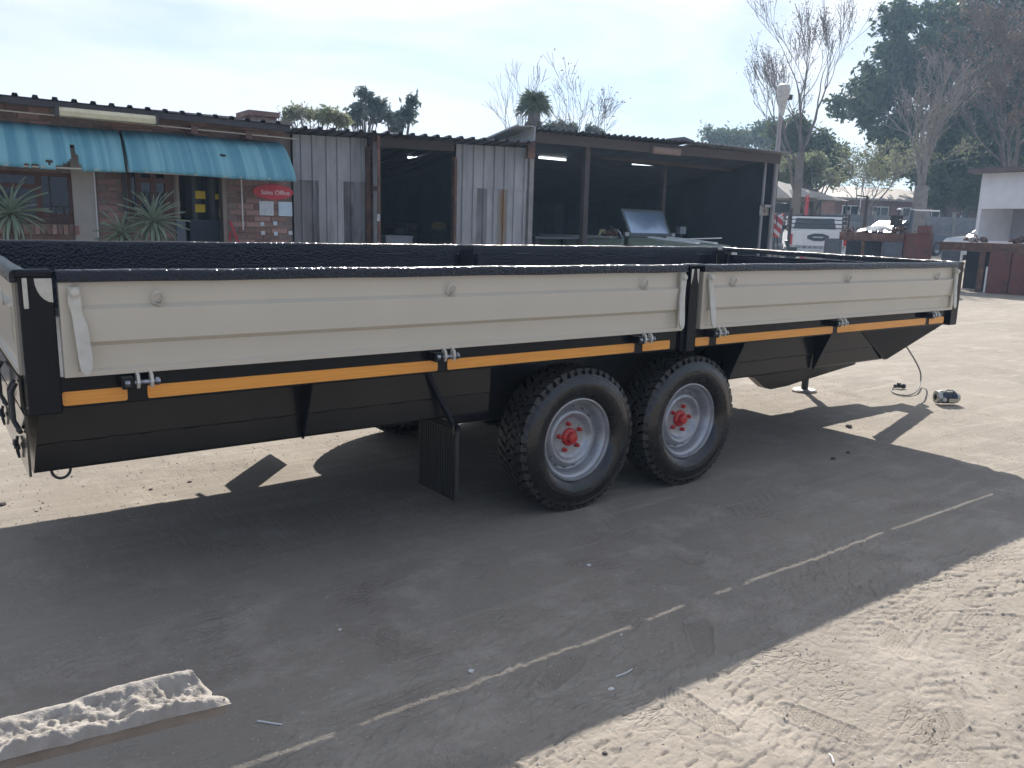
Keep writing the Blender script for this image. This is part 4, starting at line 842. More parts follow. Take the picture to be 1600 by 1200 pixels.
# bench line inside
r = frect((832, 369), (905, 378), -.6); t = thing('work_bench', 'long pale steel bench low in the left bay of the open shed', 'bench', fp((r[0]+r[1])/2, 0, -.6), FROT); w = (r[1]-r[0])/2
mb = MB(); mb.cbox((-w, -.1, r[3]-.04), (w, .5, r[3]), .004); mb.build('top', mat('worn_steel_top', (.16, .18, .2), .4, .5), t)
for a in (-w+.05, w-.05): 
    for b in (-.05, .45): mb = MB(); mb.box((a-.03, b-.03, 0), (a+.03, b+.03, r[3]-.04)); mb.build('leg', DARK, t)
r = frect((1063, 354), (1072, 366), -.3); t = thing('small_box', 'small grey box on a stand right of the windscreen', 'box', fp((r[0]+r[1])/2, 0, -.3), FROT); w = (r[1]-r[0])/2
mb = MB(); mb.cbox((-w, 0, r[2]), (w, .12, r[3]), .006); mb.build('box', mat('box_grey', (.14, .17, .2), .6), t); mb = MB(); mb.tube([(0, .06, 0), (0, .06, r[2])], .02, 8); mb.lathe([(.12, 0), (.12, .02), (.02, .03)], (0, .06, 0), 'z', 12); mb.build('stand', DARK, t)
# lamp pole
pt = at(1222, 152, 16.6); pb = at(1213, 385, 16.6)
LP = thing('lamp_pole', 'tall pale steel pole with two floodlights at the shed corner', 'lamp', (pt[0], pt[1], 0))
mb = MB(); mb.tube([(0, 0, 0), (0, 0, pt[2]-.05)], [.055, .042], 12); mb.build('pole', mat('pole_grey', (.36, .34, .33), .6, c2=(.25, .23, .23), sc=12, stretch=(1, 1, .2)), LP)
mb = MB(); mb.tube([(-.22, .1, 0), (-.22, .1, 2.9)], .03, 8); mb.box((-.25, .0, 2.0), (.02, .12, 2.05)); mb.build('downpipe', mat('pipe_grey', (.3, .29, .29), .6), LP)
z = pt[2]; LMP = mat('lamp_housing', (.6, .59, .57), .6, c2=(.45, .44, .42), sc=20)
mb = MB(); rx, ry = FD[0], FD[1]
def L3(u, v, w): return (FD[0]*u+FN[0]*v, FD[1]*u+FN[1]*v, z+w)
mb.tube([L3(-.0, .02, -.36), L3(-.01, .03, -.2), L3(-.02, .04, -.08), L3(-.03, .05, .0), L3(-.04, .06, .12), L3(-.045, .06, .22), L3(-.045, .06, .25)], [.05, .075, .085, .12, .135, .12, .06], 12); mb.build('lamp_head', LMP, LP)
mb = MB(); mb.box(L3(.02, -.1, -.12), L3(.19, .02, .03)) if 0 else mb.prism([L3(.03, .0, -.06), L3(.2, .0, -.04), L3(.2, .0, .06), L3(.03, .0, .05)], tuple(FN*.1)); normfix(mb.build('floodlight', DARK, LP))
# ------------------------------------------------------------------ trees
def leafmat(name, c, c2, tr=.35):
    m, N, L, B = nodes(name); B.inputs['Roughness'].default_value = .65; B.inputs['Specular IOR Level'].default_value = .25
    t = N.new('ShaderNodeTexCoord'); n = N.new('ShaderNodeTexNoise'); n.inputs['Scale'].default_value = 1.3; n.inputs['Detail'].default_value = 6; L.new(t.outputs['Object'], n.inputs[0])
    r = N.new('ShaderNodeMapRange'); r.inputs[1].default_value = .35; r.inputs[2].default_value = .65; L.new(n.outputs[0], r.inputs[0])
    x = N.new('ShaderNodeMix'); x.data_type = 'RGBA'; x.inputs[6].default_value = (*c, 1); x.inputs[7].default_value = (*c2, 1); L.new(r.outputs[0], x.inputs[0]); L.new(x.outputs[2], B.inputs['Base Color'])
    tb = N.new('ShaderNodeBsdfTranslucent'); ms = N.new('ShaderNodeMixShader'); ms.inputs[0].default_value = tr; L.new(x.outputs[2], tb.inputs[0])
    L.new(B.outputs[0], ms.inputs[1]); L.new(tb.outputs[0], ms.inputs[2]); L.new(ms.outputs[0], N['Material Output'].inputs[0]); return m
BARK = mat('grey_bark', (.17, .145, .13), .9, c2=(.11, .095, .085), sc=5, bump=.006, bsc=12)
BARK2 = mat('pale_bark', (.26, .23, .21), .9, c2=(.18, .16, .145), sc=5)
DK = leafmat('dark_green_leaves', (.02, .045, .02), (.085, .125, .045), .28); MID = leafmat('olive_green_leaves', (.07, .105, .05), (.11, .13, .06))
LT = leafmat('pale_green_leaves', (.16, .19, .10), (.24, .25, .15), .4); DRY = leafmat('dry_brown_leaves', (.13, .09, .075), (.19, .14, .115), .3); PINE = leafmat('hazed_green_needles', (.09, .125, .115), (.15, .18, .15), .45)  # PINE: needle colour lightened, haze painted into the leaves
def limbs(rg, base, dirv, L_, r, depth, segs, spread, up, out, tips, nb=(2, 4), minr=.004, wig=.12):
    p = np.array(base, float); d = np.array(dirv, float); d /= np.linalg.norm(d); pts = [p.copy()]; rs = [r]; kids_ = []
    for i in range(segs):
        d = d+np.array([rg.gauss(0, wig), rg.gauss(0, wig), rg.gauss(0, wig*.6)+up]); d /= np.linalg.norm(d)
        p = p+d*L_/segs; pts.append(p.copy()); rs.append(max(r*(1-.62*(i+1)/segs), minr)); kids_.append((p.copy(), d.copy(), rs[-1]))
    out.append((pts, rs)); tips.append(pts[-1])
    if depth > 0:
        for k in range(rg.randint(*nb)):
            q, dd, rr_ = kids_[rg.randint(max(0, int(segs*.35)), segs-1)]
            ax = np.array([rg.gauss(0, 1), rg.gauss(0, 1), rg.gauss(0, .5)]); ax -= dd*(ax @ dd); ax /= np.linalg.norm(ax)+1e-9
            nd_ = dd*math.cos(spread)+ax*math.sin(spread*rg.uniform(.7, 1.2)); limbs(rg, q, nd_, L_*rg.uniform(.5, .78), rr_*.72, depth-1, max(3, segs-1), spread, up, out, tips, nb, minr, wig)
        limbs(rg, pts[-1], d, L_*.6, rs[-1], depth-1, max(3, segs-1), spread, up, out, tips, nb, minr, wig)
def leafcloud(rg, centres, rad, n, size, flat_=.8):              # many small quads scattered through clumps
    nr = np.random.RandomState(rg.randint(0, 99999)); c = np.array(centres)[nr.randint(0, len(centres), n)]
    v = nr.normal(size=(n, 3)); v /= np.linalg.norm(v, axis=1)[:, None]; rad_ = np.array(rad) if hasattr(rad, '__len__') else rad
    p = c + v*(nr.rand(n, 1)**.45)*rad_*np.array([1, 1, flat_])
    a = nr.normal(size=(n, 3)); a /= np.linalg.norm(a, axis=1)[:, None]; b = np.cross(a, nr.normal(size=(n, 3))); b /= np.linalg.norm(b, axis=1)[:, None]
    s = size*(.6+.8*nr.rand(n, 1)); V = np.stack([p-a*s, p+b*s*.42, p+a*s, p-b*s*.42], 1).reshape(-1, 3)
    return V
def leafobj(V, m, par, name='foliage'):
    n = len(V)//4; me = bpy.data.meshes.new(name); me.vertices.add(4*n); me.vertices.foreach_set('co', V.astype(np.float32).ravel()); me.loops.add(4*n); me.loops.foreach_set('vertex_index', np.arange(4*n, dtype=np.int32))
    me.polygons.add(n); me.polygons.foreach_set('loop_start', np.arange(n, dtype=np.int32)*4); me.polygons.foreach_set('loop_total', np.full(n, 4, np.int32)); me.update(calc_edges=True); me.materials.append(m)
    o = bpy.data.objects.new(name, me); COL.objects.link(o); o.parent = par; o['kind'] = 'stuff'; return o
def W2(px, py, dep): p = at(px, py, dep); return p
def bare_tree(px, dep, ytop, lab, seed, r=.16, depth=4, spread=.5, up=.04, trunk=.3, bark=BARK, nl=0, leaf=None, lsz=.06, yb=None, grp=None, nb=(2, 4), lean=0., minr=.009, wig=.12):
    b = W2(px, 360, dep); x, y = b[0], b[1]; g0 = gz(x, y); h = W2(px, ytop, dep)[2]-g0; rg = random.Random(seed)
    t = thing('bare_tree', lab, 'tree', (x, y, g0), 0, grp); out, tips = [], []
    tp = [np.array([0, 0, -.2]), np.array([lean*h*trunk*.5, 0, h*trunk*.5]), np.array([lean*h*trunk, .0, h*trunk])]
    mb = MB(); mb.tube(tp, [r*1.25, r*1.02, r*.9], 8); mb.build('trunk', bark, t)
    n = rg.randint(4, 6)
    for k in range(n):
        a = 2*math.pi*(k+rg.uniform(-.2, .2))/n; s_ = rg.uniform(.2, .75)*spread*1.3
        limbs(rg, tp[-1]*(1-.2*(k % 3)), (math.cos(a)*math.sin(s_), math.sin(a)*math.sin(s_), math.cos(s_)), h*(1-trunk)*rg.uniform(.42, .62), r*.42, depth-1, 6, spread, up, out, tips, nb, minr, wig)
    zm = max(p[2] for pts, _ in out for p in pts); k = (h-h*trunk)/(zm-h*trunk)
    mb = MB()
    for pts, rs in out:
        pts = [np.array([p[0], p[1], h*trunk*.0+p[2] if p[2] < h*trunk else h*trunk+(p[2]-h*trunk)*k]) for p in pts]; mb.tube(pts, rs, 4 if rs[0] < .05 else 6, caps=False)
    mb.build('branches', bark, t)['kind'] = 'stuff'
    if nl:
        tt = [np.array([p[0], p[1], h*trunk+(p[2]-h*trunk)*k]) for p in tips if p[2] > h*trunk]; leafobj(leafcloud(rg, tt, .35, nl, lsz), leaf, t)
    return t
def crown_tree(px, dep, blobs, lab, seed, m, n, size, tr=.2, cat_='tree', name='leafy_tree', trunkpx=None, grp=None, bark=BARK, rad=.22, flat_=.8):
    rg = random.Random(seed); tx = trunkpx or px; b = W2(tx, 360, dep); x, y = b[0], b[1]; g0 = gz(x, y); t = thing(name, lab, cat_, (x, y, g0), 0, grp); cs = []; rads = []
    nr = np.random.RandomState(seed); top = 0; W = 0
    for (bx, by, rx, ry) in blobs:                                # blobs given in photo pixels round the crown, placed at this depth
        c = W2(bx, by, dep)-np.array([x, y, g0]); sx, sz = rx*dep/F, ry*dep/F; k = max(5, int(rx*ry/60)); top = max(top, c[2]); W += k
        v = nr.normal(size=(k, 3)); v /= np.linalg.norm(v, axis=1)[:, None]; v *= (nr.rand(k, 1)**.4)
        cs += [c+np.array([r2[0]*a*sx+fw[0]*bb*sx, r2[1]*a*sx+fw[1]*bb*sx, cc*sz]) for a, bb, cc in v]
    sc = math.sqrt(sum(b_[2]*b_[3] for b_ in blobs)/W)*dep/F
    nr2 = np.random.RandomState(seed+1); cs2 = []
    for c in cs:
        for _ in range(3): cs2.append(c+nr2.normal(size=3)*sc*.55)
    leafobj(np.concatenate([leafcloud(rg, cs, sc*2.3, int(n*.45), size, flat_), leafcloud(rg, cs2, sc*1.2, int(n*.45), size, flat_), leafcloud(rg, cs2, sc*3.0, int(n*.1), size, flat_)]), m, t)
    mb = MB(); mb.tube([(0, 0, -.2), (.1*tr, 0, top*.35), (0, .1, top*.75)], [tr, tr*.8, tr*.4], 8); mb.build('trunk', bark, t)
    mb = MB()
    for k in range(min(16, len(cs))):
        c = cs[(k*7) % len(cs)]; z0 = top*rg.uniform(.25, .6); mb.tube([(0, 0, z0), (c[0]*.5, c[1]*.5, (z0+c[2])*.5+.1), tuple(c)], [tr*.4, tr*.25, tr*.08], 5, caps=False)
    mb.build('limbs', bark, t)['kind'] = 'stuff'; return t
crown_tree(1500, 52, [(1470, 60, 95, 55), (1400, 120, 75, 45), (1350, 160, 45, 28), (1560, 110, 80, 80), (1480, 150, 90, 50), (1400, 195, 50, 32), (1540, 220, 80, 60), (1440, 235, 60, 45), (1500, 280, 60, 45), (1405, 30, 30, 25), (1570, 10, 90, 40), (1640, 60, 70, 90), (1620, 200, 60, 80), (1385, 255, 22, 25)],
           'huge dark evergreen tree filling the top right', 5, DK, 62000, .21, .5, name='evergreen_tree', trunkpx=1520, rad=.20)
bare_tree(1432, 34, 78, 'bare grey tree with a thick pale trunk in front of the evergreen', 11, r=.30, depth=5, spread=.34, up=.10, trunk=.36, bark=BARK2, nb=(2, 3), minr=.009, wig=.14)
bare_tree(1580, 36, 4, 'tall brownish tree with dry leaves behind the white kiosk', 12, r=.28, depth=5, spread=.45, up=.06, trunk=.3, nl=6500, leaf=DRY, lsz=.07, nb=(2, 4), minr=.009)
bare_tree(1240, 33, -12, 'tall bare tree with upright branches behind the lamp pole', 13, r=.17, depth=5, spread=.26, up=.14, trunk=.40, nl=1300, leaf=DRY, lsz=.045, nb=(2, 3), minr=.007)
bare_tree(1352, 38, 205, 'small pale tree with open twigs before the carport roofs', 14, r=.13, depth=5, spread=.6, trunk=.3, bark=BARK2, nl=3000, leaf=LT, lsz=.07, minr=.007, nb=(2, 3))
crown_tree(1255, 46, [(1240, 215, 34, 26), (1280, 235, 34, 30), (1225, 250, 26, 30), (1300, 262, 24, 20)], 'round dark green tree between the shed roof and the carport', 21, MID, 13000, .13, .25)
crown_tree(1268, 40, [(1262, 262, 26, 22), (1290, 280, 22, 14), (1236, 275, 18, 22)], 'yellowish olive tree just above the striped barrier', 22, LT, 7000, .09, .2)
crown_tree(1130, 70, [(1118, 217, 26, 15), (1160, 216, 30, 17), (1195, 214, 22, 18), (1215, 205, 18, 22)], 'low rounded green trees peeping over the right end of the shed roof', 23, MID, 9000, .16, .3)
crown_tree(1480, 47, [(1468, 300, 22, 22), (1505, 310, 26, 22), (1450, 270, 26, 18), (1540, 300, 22, 30)], 'bushy dark shrub tree against the back fence below the evergreen', 24, MID, 9000, .13, .2)
bare_tree(806, 30, 93, 'bare tree with long thin branches beside the palm', 15, r=.10, depth=4, spread=.5, up=.08, trunk=.46, minr=.006, wig=.12, nb=(1, 3))
bare_tree(905, 31, 98, 'bare tree with upright twigs right of the palm', 16, r=.10, depth=4, spread=.42, up=.08, trunk=.46, minr=.006, wig=.12, nb=(2, 3), nl=160, leaf=DRY, lsz=.05)
crown_tree(885, 33, [(884, 200, 12, 14), (862, 206, 8, 10)], 'small dark conifer at the foot of the right bare tree', 25, PINE, 1800, .10, .12)
crown_tree(925, 33, [(918, 206, 12, 8), (935, 209, 8, 5)], 'low dark bush just over the open shed roof edge', 26, PINE, 900, .10, .12)
crown_tree(566, 26, [(568, 152, 7, 13), (560, 172, 14, 14), (578, 182, 17, 16), (549, 184, 10, 10), (585, 165, 5, 8)], 'feathery grey-green tree behind the tin wall, left of the pair', 27, PINE, 1700, .085, .12, rad=.2)
crown_tree(622, 26, [(610, 180, 15, 16), (634, 180, 11, 14), (644, 162, 4, 9), (622, 194, 16, 8)], 'feathery grey-green tree above the tall doorway, right of the pair', 28, PINE, 1600, .085, .12, rad=.2)
crown_tree(492, 24, [(470, 180, 24, 9), (505, 182, 26, 9), (530, 187, 14, 6)], 'low pale olive bushy tree behind the chimney', 29, LT, 4200, .055, .12)
bare_tree(462, 23, 163, 'twiggy bare bush beside the brick chimney', 17, r=.06, depth=4, spread=.7, trunk=.5, minr=.006)
# palm
def palm(px, dep, ytop, seed):
    b = W2(px, 360, dep); x, y = b[0], b[1]; g0 = gz(x, y); hc = W2(px, 168, dep)[2]-g0; t = thing('palm_tree', 'shaggy palm tree standing between the two bare trees', 'tree', (x, y, g0)); rg = random.Random(seed)
    mb = MB(); mb.tube([(0, 0, -.2), (0, 0, hc*.6), (0, 0, hc)], [.34, .26, .22], 10); mb.build('trunk', BARK, t)
    V = []; F_ = []; V2 = []; F2 = []
    for k in range(150):
        az = k*2.4; el = R(75-165*(k/150)); L_ = rg.uniform(.5, .72); m_ = 6; dead = k > 75; cu = .5 if not dead else .9; vv, ff = (V2, F2) if dead else (V, F_)
        stalk = []
        for i in range(m_+1):
            f = i/m_; stalk.append((L_*f*math.cos(el)*math.cos(az)*.8, L_*f*math.cos(el)*math.sin(az)*.8, hc+L_*f*math.sin(el)-cu*f*f*.5))
        for i in range(1, m_+1):
            p = np.array(stalk[i]); d_ = p-np.array(stalk[i-1]); d_ /= np.linalg.norm(d_)
            for q in range(5):
                sd = np.array([-math.sin(az), math.cos(az), 0])*rg.choice((-1, 1))*rg.uniform(.3, 1); e = d_*.5+sd*.6+np.array([0, 0, rg.uniform(-.6, .2)]); e /= np.linalg.norm(e); w = np.cross(e, d_); w = w/(np.linalg.norm(w)+1e-6)*.025; n0 = len(vv); ln = rg.uniform(.18, .34)
                vv += [tuple(p-w), tuple(p+w), tuple(p+e*ln)]; ff.append((n0, n0+1, n0+2))
        n0 = len(vv)
        for i, p in enumerate(stalk): vv += [(p[0]-math.sin(az)*.02, p[1]+math.cos(az)*.02, p[2]), (p[0]+math.sin(az)*.02, p[1]-math.cos(az)*.02, p[2])]
        ff += [(n0+2*i, n0+2*i+1, n0+2*i+3, n0+2*i+2) for i in range(m_)]
    mb = MB(); mb.add(V, F_); mb.build('fronds', MID, t)['kind'] = 'stuff'; mb = MB(); mb.add([(v[0]*1.0, v[1]*1.0, v[2]-.45) for v in V2], F2); mb.build('dead_fronds', mat('dry_fronds', (.20, .16, .11), .9, c2=(.12, .12, .08), sc=6), t)['kind'] = 'stuff'
palm(829, 29, 140, 4)
# ------------------------------------------------------------------ back fence, houses, carport
def place(px, dep): p = W2(px, 360, dep); return p[0], p[1], gz(p[0], p[1])
p0 = place(1195, 40); p1 = place(1570, 41)
FE = thing('concrete_fence', 'long grey precast concrete panel fence behind the vehicles', 'fence', p0)
dv = np.array([p1[0]-p0[0], p1[1]-p0[1]]); Lf = float(np.hypot(*dv)); dv /= Lf; ang = math.atan2(dv[1], dv[0]); FE.rotation_euler = (0, 0, ang)
hT = W2(1400, 337, 40.4)[2]-p0[2]
npan = 9; pw = Lf/npan; pp = sp = None
for k in range(npan+1):
    if pp is None: mb = MB(); mb.cbox((-.07, -.07, -.1), (.07, .07, hT+.12), .01); mb.prism([(-.07, -.07, hT+.12), (.07, -.07, hT+.12), (.07, .07, hT+.12), (-.07, .07, hT+.12)], (0, 0, .03)); pp = mb.build('fence_post', CONC, FE); o = pp
    else: o = pp.copy(); COL.objects.link(o)
    o.location = (k*pw, 0, gz(*(np.array(p0[:2])+dv*k*pw))-p0[2])
    if k < npan:
        for j in range(5):
            if sp is None: mb = MB(); mb.cbox((.072, -.025, 0), (pw-.072, .025, hT/5-.012), .006); sp = mb.build('fence_panel', mat('blue_grey_concrete', (.26, .27, .29), .9, c2=(.2, .205, .215), sc=3, obj_rand=.15), FE); o = sp
            else: o = sp.copy(); COL.objects.link(o)
            o.location = (k*pw, .004*((k+j) % 2), j*hT/5+.01)
def house(px0, px1, dep0, dep1, yeave, yridge, lab, wallm, roofm, seed, over=.5, thick=6., win=3):
    a = W2(px0, yeave, dep0); b = W2(px1, yeave, dep1); g0 = gz((a[0]+b[0])/2, (a[1]+b[1])/2); d = b[:2]-a[:2]; L_ = float(np.hypot(*d)); an = math.atan2(d[1], d[0]); ze = (a[2]+b[2])/2-g0
    t = thing('house', lab, 'house', (a[0], a[1], g0), an); zr_ = W2((px0+px1)/2, yridge, (dep0+dep1)/2+thick*.5)[2]-g0
    mb = MB(); mb.box((over, over*.6, -.3), (L_-over, thick-over, ze)); mb.build('wall', wallm, t)
    for k in range(win):
        x = over+(L_-2*over)*(k+.5)/win; mb = MB(); mb.box((x-.6, over*.6-.04, ze-1.5), (x+.6, over*.6-.002, ze-.45)); o = mb.build('window', WHT, t); mb = MB(); mb.box((x-.54, over*.6-.045, ze-1.44), (x-.03, over*.6-.041, ze-.51)); mb.build('pane', GLASSD, o); mb = MB(); mb.box((x+.03, over*.6-.045, ze-1.44), (x+.54, over*.6-.041, ze-.51)); mb.build('pane', GLASSD, o)
    ym = thick*.5; n = int(L_/.3); V = []
    for i in range(n*2+1):
        x = L_*i/(n*2); h = .03*(i % 2); V += [(x, 0, ze+h), (x, ym, zr_+h), (x, thick, ze+h)]
    V += [(v[0], v[1], v[2]-.12) for v in V]; K = (n*2+1)*3; F_ = []
    for i in range(n*2):
        for j in (0, 1): F_ += [(3*i+j, 3*i+3+j, 3*i+4+j, 3*i+1+j), (K+3*i+j, K+3*i+1+j, K+3*i+4+j, K+3*i+3+j)]
        F_ += [(3*i, K+3*i, K+3*i+3, 3*i+3)]
    F_ += [(0, 1, K+1, K), (1, 2, K+2, K+1), (6*n, K+6*n, K+6*n+1, 6*n+1), (6*n+1, K+6*n+1, K+6*n+2, 6*n+2)]
    mb = MB(); mb.add(V, F_); mb.build('roof', roofm, t)
    mb = MB(); mb.prism([(over, over*.6, ze), (over, ym, zr_-.14), (over, thick-over, ze)], (.1, 0, 0)); mb.prism([(L_-over-.1, over*.6, ze), (L_-over-.1, ym, zr_-.14), (L_-over-.1, thick-over, ze)], (.1, 0, 0)); mb.build('gable', wallm, t); return t
BRW = mat('far_red_brick', (.26, .15, .13), .9, c2=(.2, .12, .1), sc=3)
house(1300, 1462, 50, 52, 311, 294, 'low red brick house with a long pale roof behind the fence', BRW, mat('pale_house_roof', (.52, .46, .42), .7, c2=(.42, .38, .35), sc=1.2), 1)
house(1420, 1560, 60, 60, 318, 300, 'far brick house mostly hidden by the bushy tree', BRW, mat('tan_roof', (.36, .30, .27), .8), 2, win=2)
# carport with tent-like shade roofs
a = W2(1237, 309, 36); b = W2(1330, 309, 38); g0 = gz(a[0], a[1]); CP = thing('carport', 'carport with grey tent-like shade roof beside the lamp pole', 'carport', (a[0], a[1], g0), math.atan2(b[1]-a[1], b[0]-a[0]))
Lc = float(np.hypot(b[0]-a[0], b[1]-a[1])); ze = a[2]-g0; zp = W2(1240, 283, 38)[2]-g0; SHD1 = mat('grey_shade_cloth', (.42, .38, .34), .85, c2=(.34, .31, .28), sc=2); SHD2 = mat('dark_shade_cloth', (.08, .085, .10), .9)
def tent(x0, x1, apx, z1, m, nm, y0=0, y1=3.5, ze_=None):
    ze_ = ze_ if ze_ is not None else ze; mb = MB(); mb.add([(x0, y0, ze_), (x1, y0, ze_), (x1, y1, ze_), (x0, y1, ze_), (apx, (y0+y1)/2, z1)], [(0, 1, 4), (1, 2, 4), (2, 3, 4), (3, 0, 4), (0, 3, 2, 1)]); return mb.build(nm, m, CP)
tent(0, Lc*.98, Lc*.10, zp+.05, SHD1, 'shade_roof'); tent(.1, Lc*.42, Lc*.2, zp-.35, SHD2, 'shade_roof', y0=-.25, y1=1.2, ze_=ze+.04); tent(Lc*.5, Lc*1.35, Lc*.62, zp-.15, SHD2, 'shade_roof', y0=2.5, y1=5.5, ze_=ze+.0)
for x in (.05, Lc*.5, Lc*.95):
    for y in (.05, 3.45): mb = MB(); mb.tube([(x, y, -.2), (x, y, ze)], .04, 8); mb.build('post', IRON, CP)
mb = MB(); mb.box((0, 3.3, ze-.9), (Lc, 3.4, ze-.1)); mb.build('back_panel', SHD2, CP)
p = place(1257, 35); t = thing('red_post', 'red lattice post standing in front of the carport', 'post', p); mb = MB(); zt_ = W2(1257, 305, 35)[2]-p[2]
for s_ in (-.07, .07): mb.tube([(s_, 0, 0), (s_, 0, zt_)], .03, 6)
for k in range(8): z = zt_*(k+.5)/8; mb.tube([(-.07, 0, z-.08), (.07, 0, z+.08)], .02, 5)
mb.build('lattice', SIGNR, t); mb = MB(); mb.box((-.15, -.15, 0), (.15, .15, .05)); mb.build('base_plate', SIGNR, t)
p = place(1340, 44); t = thing('tv_aerial', 'pale television aerial above the carport roofs', 'aerial', p); z1 = W2(1340, 277, 44)[2]-p[2]; mb = MB(); mb.tube([(0, 0, 0), (0, 0, z1)], .03, 6); mb.build('mast', WHT, t)
mb = MB(); mb.tube([tuple(-r2*.55+(0, 0, z1)), tuple(r2*.4+(0, 0, z1-.05))], .03, 6)
for k in range(6): q = r2*(-.5+.17*k)+np.array([0, 0, z1]); mb.tube([tuple(q-fw*.25), tuple(q+fw*.25)], .012, 5)
mb.build('rods', WHT, t)
# ------------------------------------------------------------------ vehicles
TYR = mat('far_tyre', (.02, .02, .022), .7); CGL = mat('car_glass', (.02, .03, .04), .06, spec=.7)
def wheelpair(par, x, y, r, w=.22):
    for s_ in (-1, 1):
        o = empty('wheel', (x, s_*y, r), 0, par); mb = MB(); mb.lathe([(r*.55, -w/2), (r*.9, -w/2), (r, -w/3), (r, w/3), (r*.9, w/2), (r*.55, w/2)], (0, 0, 0), 'y', 24); mb.build('tyre', TYR, o); mb = MB(); mb.lathe([(r*.56, s_*w*.4), (r*.4, s_*w*.25), (.0001, s_*w*.3)], (0, 0, 0), 'y', 18); mb.build('rim', RIM, o)
PK = place(1282, 27.); hd = YAW+math.atan((1282-800)/F)            # bearing from the camera
t = thing('pickup_truck', 'white pickup truck with a black rail rack on its load bed, seen from behind', 'pickup', (PK[0]-.1, PK[1], PK[2]+.18), math.pi/2-hd+.10)
# local +x = forward (away from the camera)
mb = MB(); mb.cbox((0, -.88, .55), (.05, .88, 1.18), .02); tg = mb.build('tailgate', WHT, t)
mb = MB(); mb.prism([(-.012, .35*math.cos(a)*1.05, .98+.13*math.sin(a)) for a in [2*math.pi*k/8+math.pi/8 for k in range(8)]], (.014, 0, 0)); bd = normfix(mb.build('badge_panel', mat('badge_dark', (.05, .06, .08), .5), tg))
for k in range(6): mb = MB(); mb.box((-.016, .16-.055*k-.04, .965), (-.0125, .16-.055*k, 1.0)); mb.build('badge_letter', WHT, bd)
mb = MB(); mb.prism([(-.008, .58, .66), (-.008, .68, .66), (-.008, .63, .78)], (.006, 0, 0)); normfix(mb.build('sticker', mat('sticker_grey', (.45, .48, .45), .6), tg))
for s_ in (-1, 1):
    mb = MB(); mb.cbox((0.0, min(s_*.885, s_*.93), .55), (1.55, max(s_*.885, s_*.93), 1.16), .015); mb.build('bed_side', WHT, t)
    mb = MB(); mb.cbox((-.03, min(s_*.80, s_*.95), .72), (.10, max(s_*.80, s_*.95), 1.08), .02); mb.build('tail_light', mat('tail_lamp_red', (.45, .03, .03), .3, coat=.5), t)
mb = MB(); mb.cbox((-.2, -.9, .38), (-.02, .9, .54), .03); bp_ = mb.build('bumper', WHT, t); mb = MB(); mb.box((-.206, -.26, .42), (-.2, .26, .52)); mb.build('number_plate', mat('plate_yellow', (.55, .5, .3), .5), bp_)
mb = MB(); sec = [(1.55, .5), (1.55, 1.2), (1.75, 1.68), (3.2, 1.70), (3.75, 1.22), (4.9, 1.08), (4.95, .5)]; mb.prism([(x, -.88, z) for x, z in sec], (0, 1.76, 0)); normfix(mb.build('cab', WHT, t))
mb = MB(); mb.prism([(1.585, -.70, 1.26), (1.585, .70, 1.26), (1.735, .62, 1.62), (1.735, -.62, 1.62)], (-.03, 0, .0)); normfix(mb.build('rear_window', CGL, t))
for s_ in (-1, 1):
    mb = MB(); mb.prism([(1.8, s_*.885, 1.22), (3.6, s_*.885, 1.22), (3.15, s_*.885, 1.62), (1.9, s_*.885, 1.62)], (0, s_*.01, 0)); normfix(mb.build('side_window', CGL, t))
    mb = MB(); mb.cbox((3.3, min(s_*.9, s_*1.1), 1.2), (3.42, max(s_*.9, s_*1.1), 1.38), .02); mb.build('mirror', DARK, t)
mb = MB(); mb.box((0, -.86, .6), (4.8, .86, .7)); mb.build('chassis', DARK, t)
for x in (1.0, 4.1): wheelpair(t, x, .80, .37)
for k in range(4):
    z = 1.28+.135*k
    mb = MB(); mb.tube([(.02, -.88, z), (.02, .88, z)], .02, 6); mb.build('rack_rail', IRON, t)
    for s_ in (-1, 1): mb = MB(); mb.tube([(.02, s_*.9, z), (1.5, s_*.9, z)], .024, 6); mb.build('rack_rail', WHT if s_ < 0 else IRON, t)
for x in (.02, .75, 1.5):
    for s_ in (-1, 1): mb = MB(); mb.box((x-.03, s_*.9-.03, 1.16), (x+.03, s_*.9+.03, 1.74)); mb.build('rack_post', IRON, t)
# striped barrier, dark green machine, posts by the pickup
p = W2(1222, 352, 24.); g0 = gz(p[0], p[1]); STR, N, L, B = nodes('red_white_stripes')
tcx = N.new('ShaderNodeTexCoord'); wv = N.new('ShaderNodeTexWave'); wv.inputs['Scale'].default_value = 1.5; wv.inputs['Distortion'].default_value = 1.2; mpx = N.new('ShaderNodeMapping'); mpx.inputs['Rotation'].default_value = (0, R(50), 0); L.new(tcx.outputs['Object'], mpx.inputs[0]); L.new(mpx.outputs[0], wv.inputs[0])
rx = N.new('ShaderNodeValToRGB'); rx.color_ramp.interpolation = 'CONSTANT'; rx.color_ramp.elements[0].color = (.45, .05, .05, 1); rx.color_ramp.elements[1].color = (.6, .57, .55, 1); rx.color_ramp.elements[1].position = .62; L.new(wv.outputs[0], rx.inputs[0]); L.new(rx.outputs[0], B.inputs['Base Color'])
bz = thing('striped_barrier', 'red and white striped flexible barrier board leaning beside the shed corner', 'barrier', (p[0], p[1], g0), -YAW-.2); h0, h1 = W2(1222, 371, 24)[2]-g0, W2(1222, 334, 24)[2]-g0; V = []
for i in range(9):
    f = i/8
    for j in range(5): u = j/4; V.append((-.20+.14*f+.02*math.sin(f*5)+(u-.5)*.24, .10*math.sin(u*3)+.1*f, h0+(h1-h0)*f+.03*math.sin(u*4+f*3)))
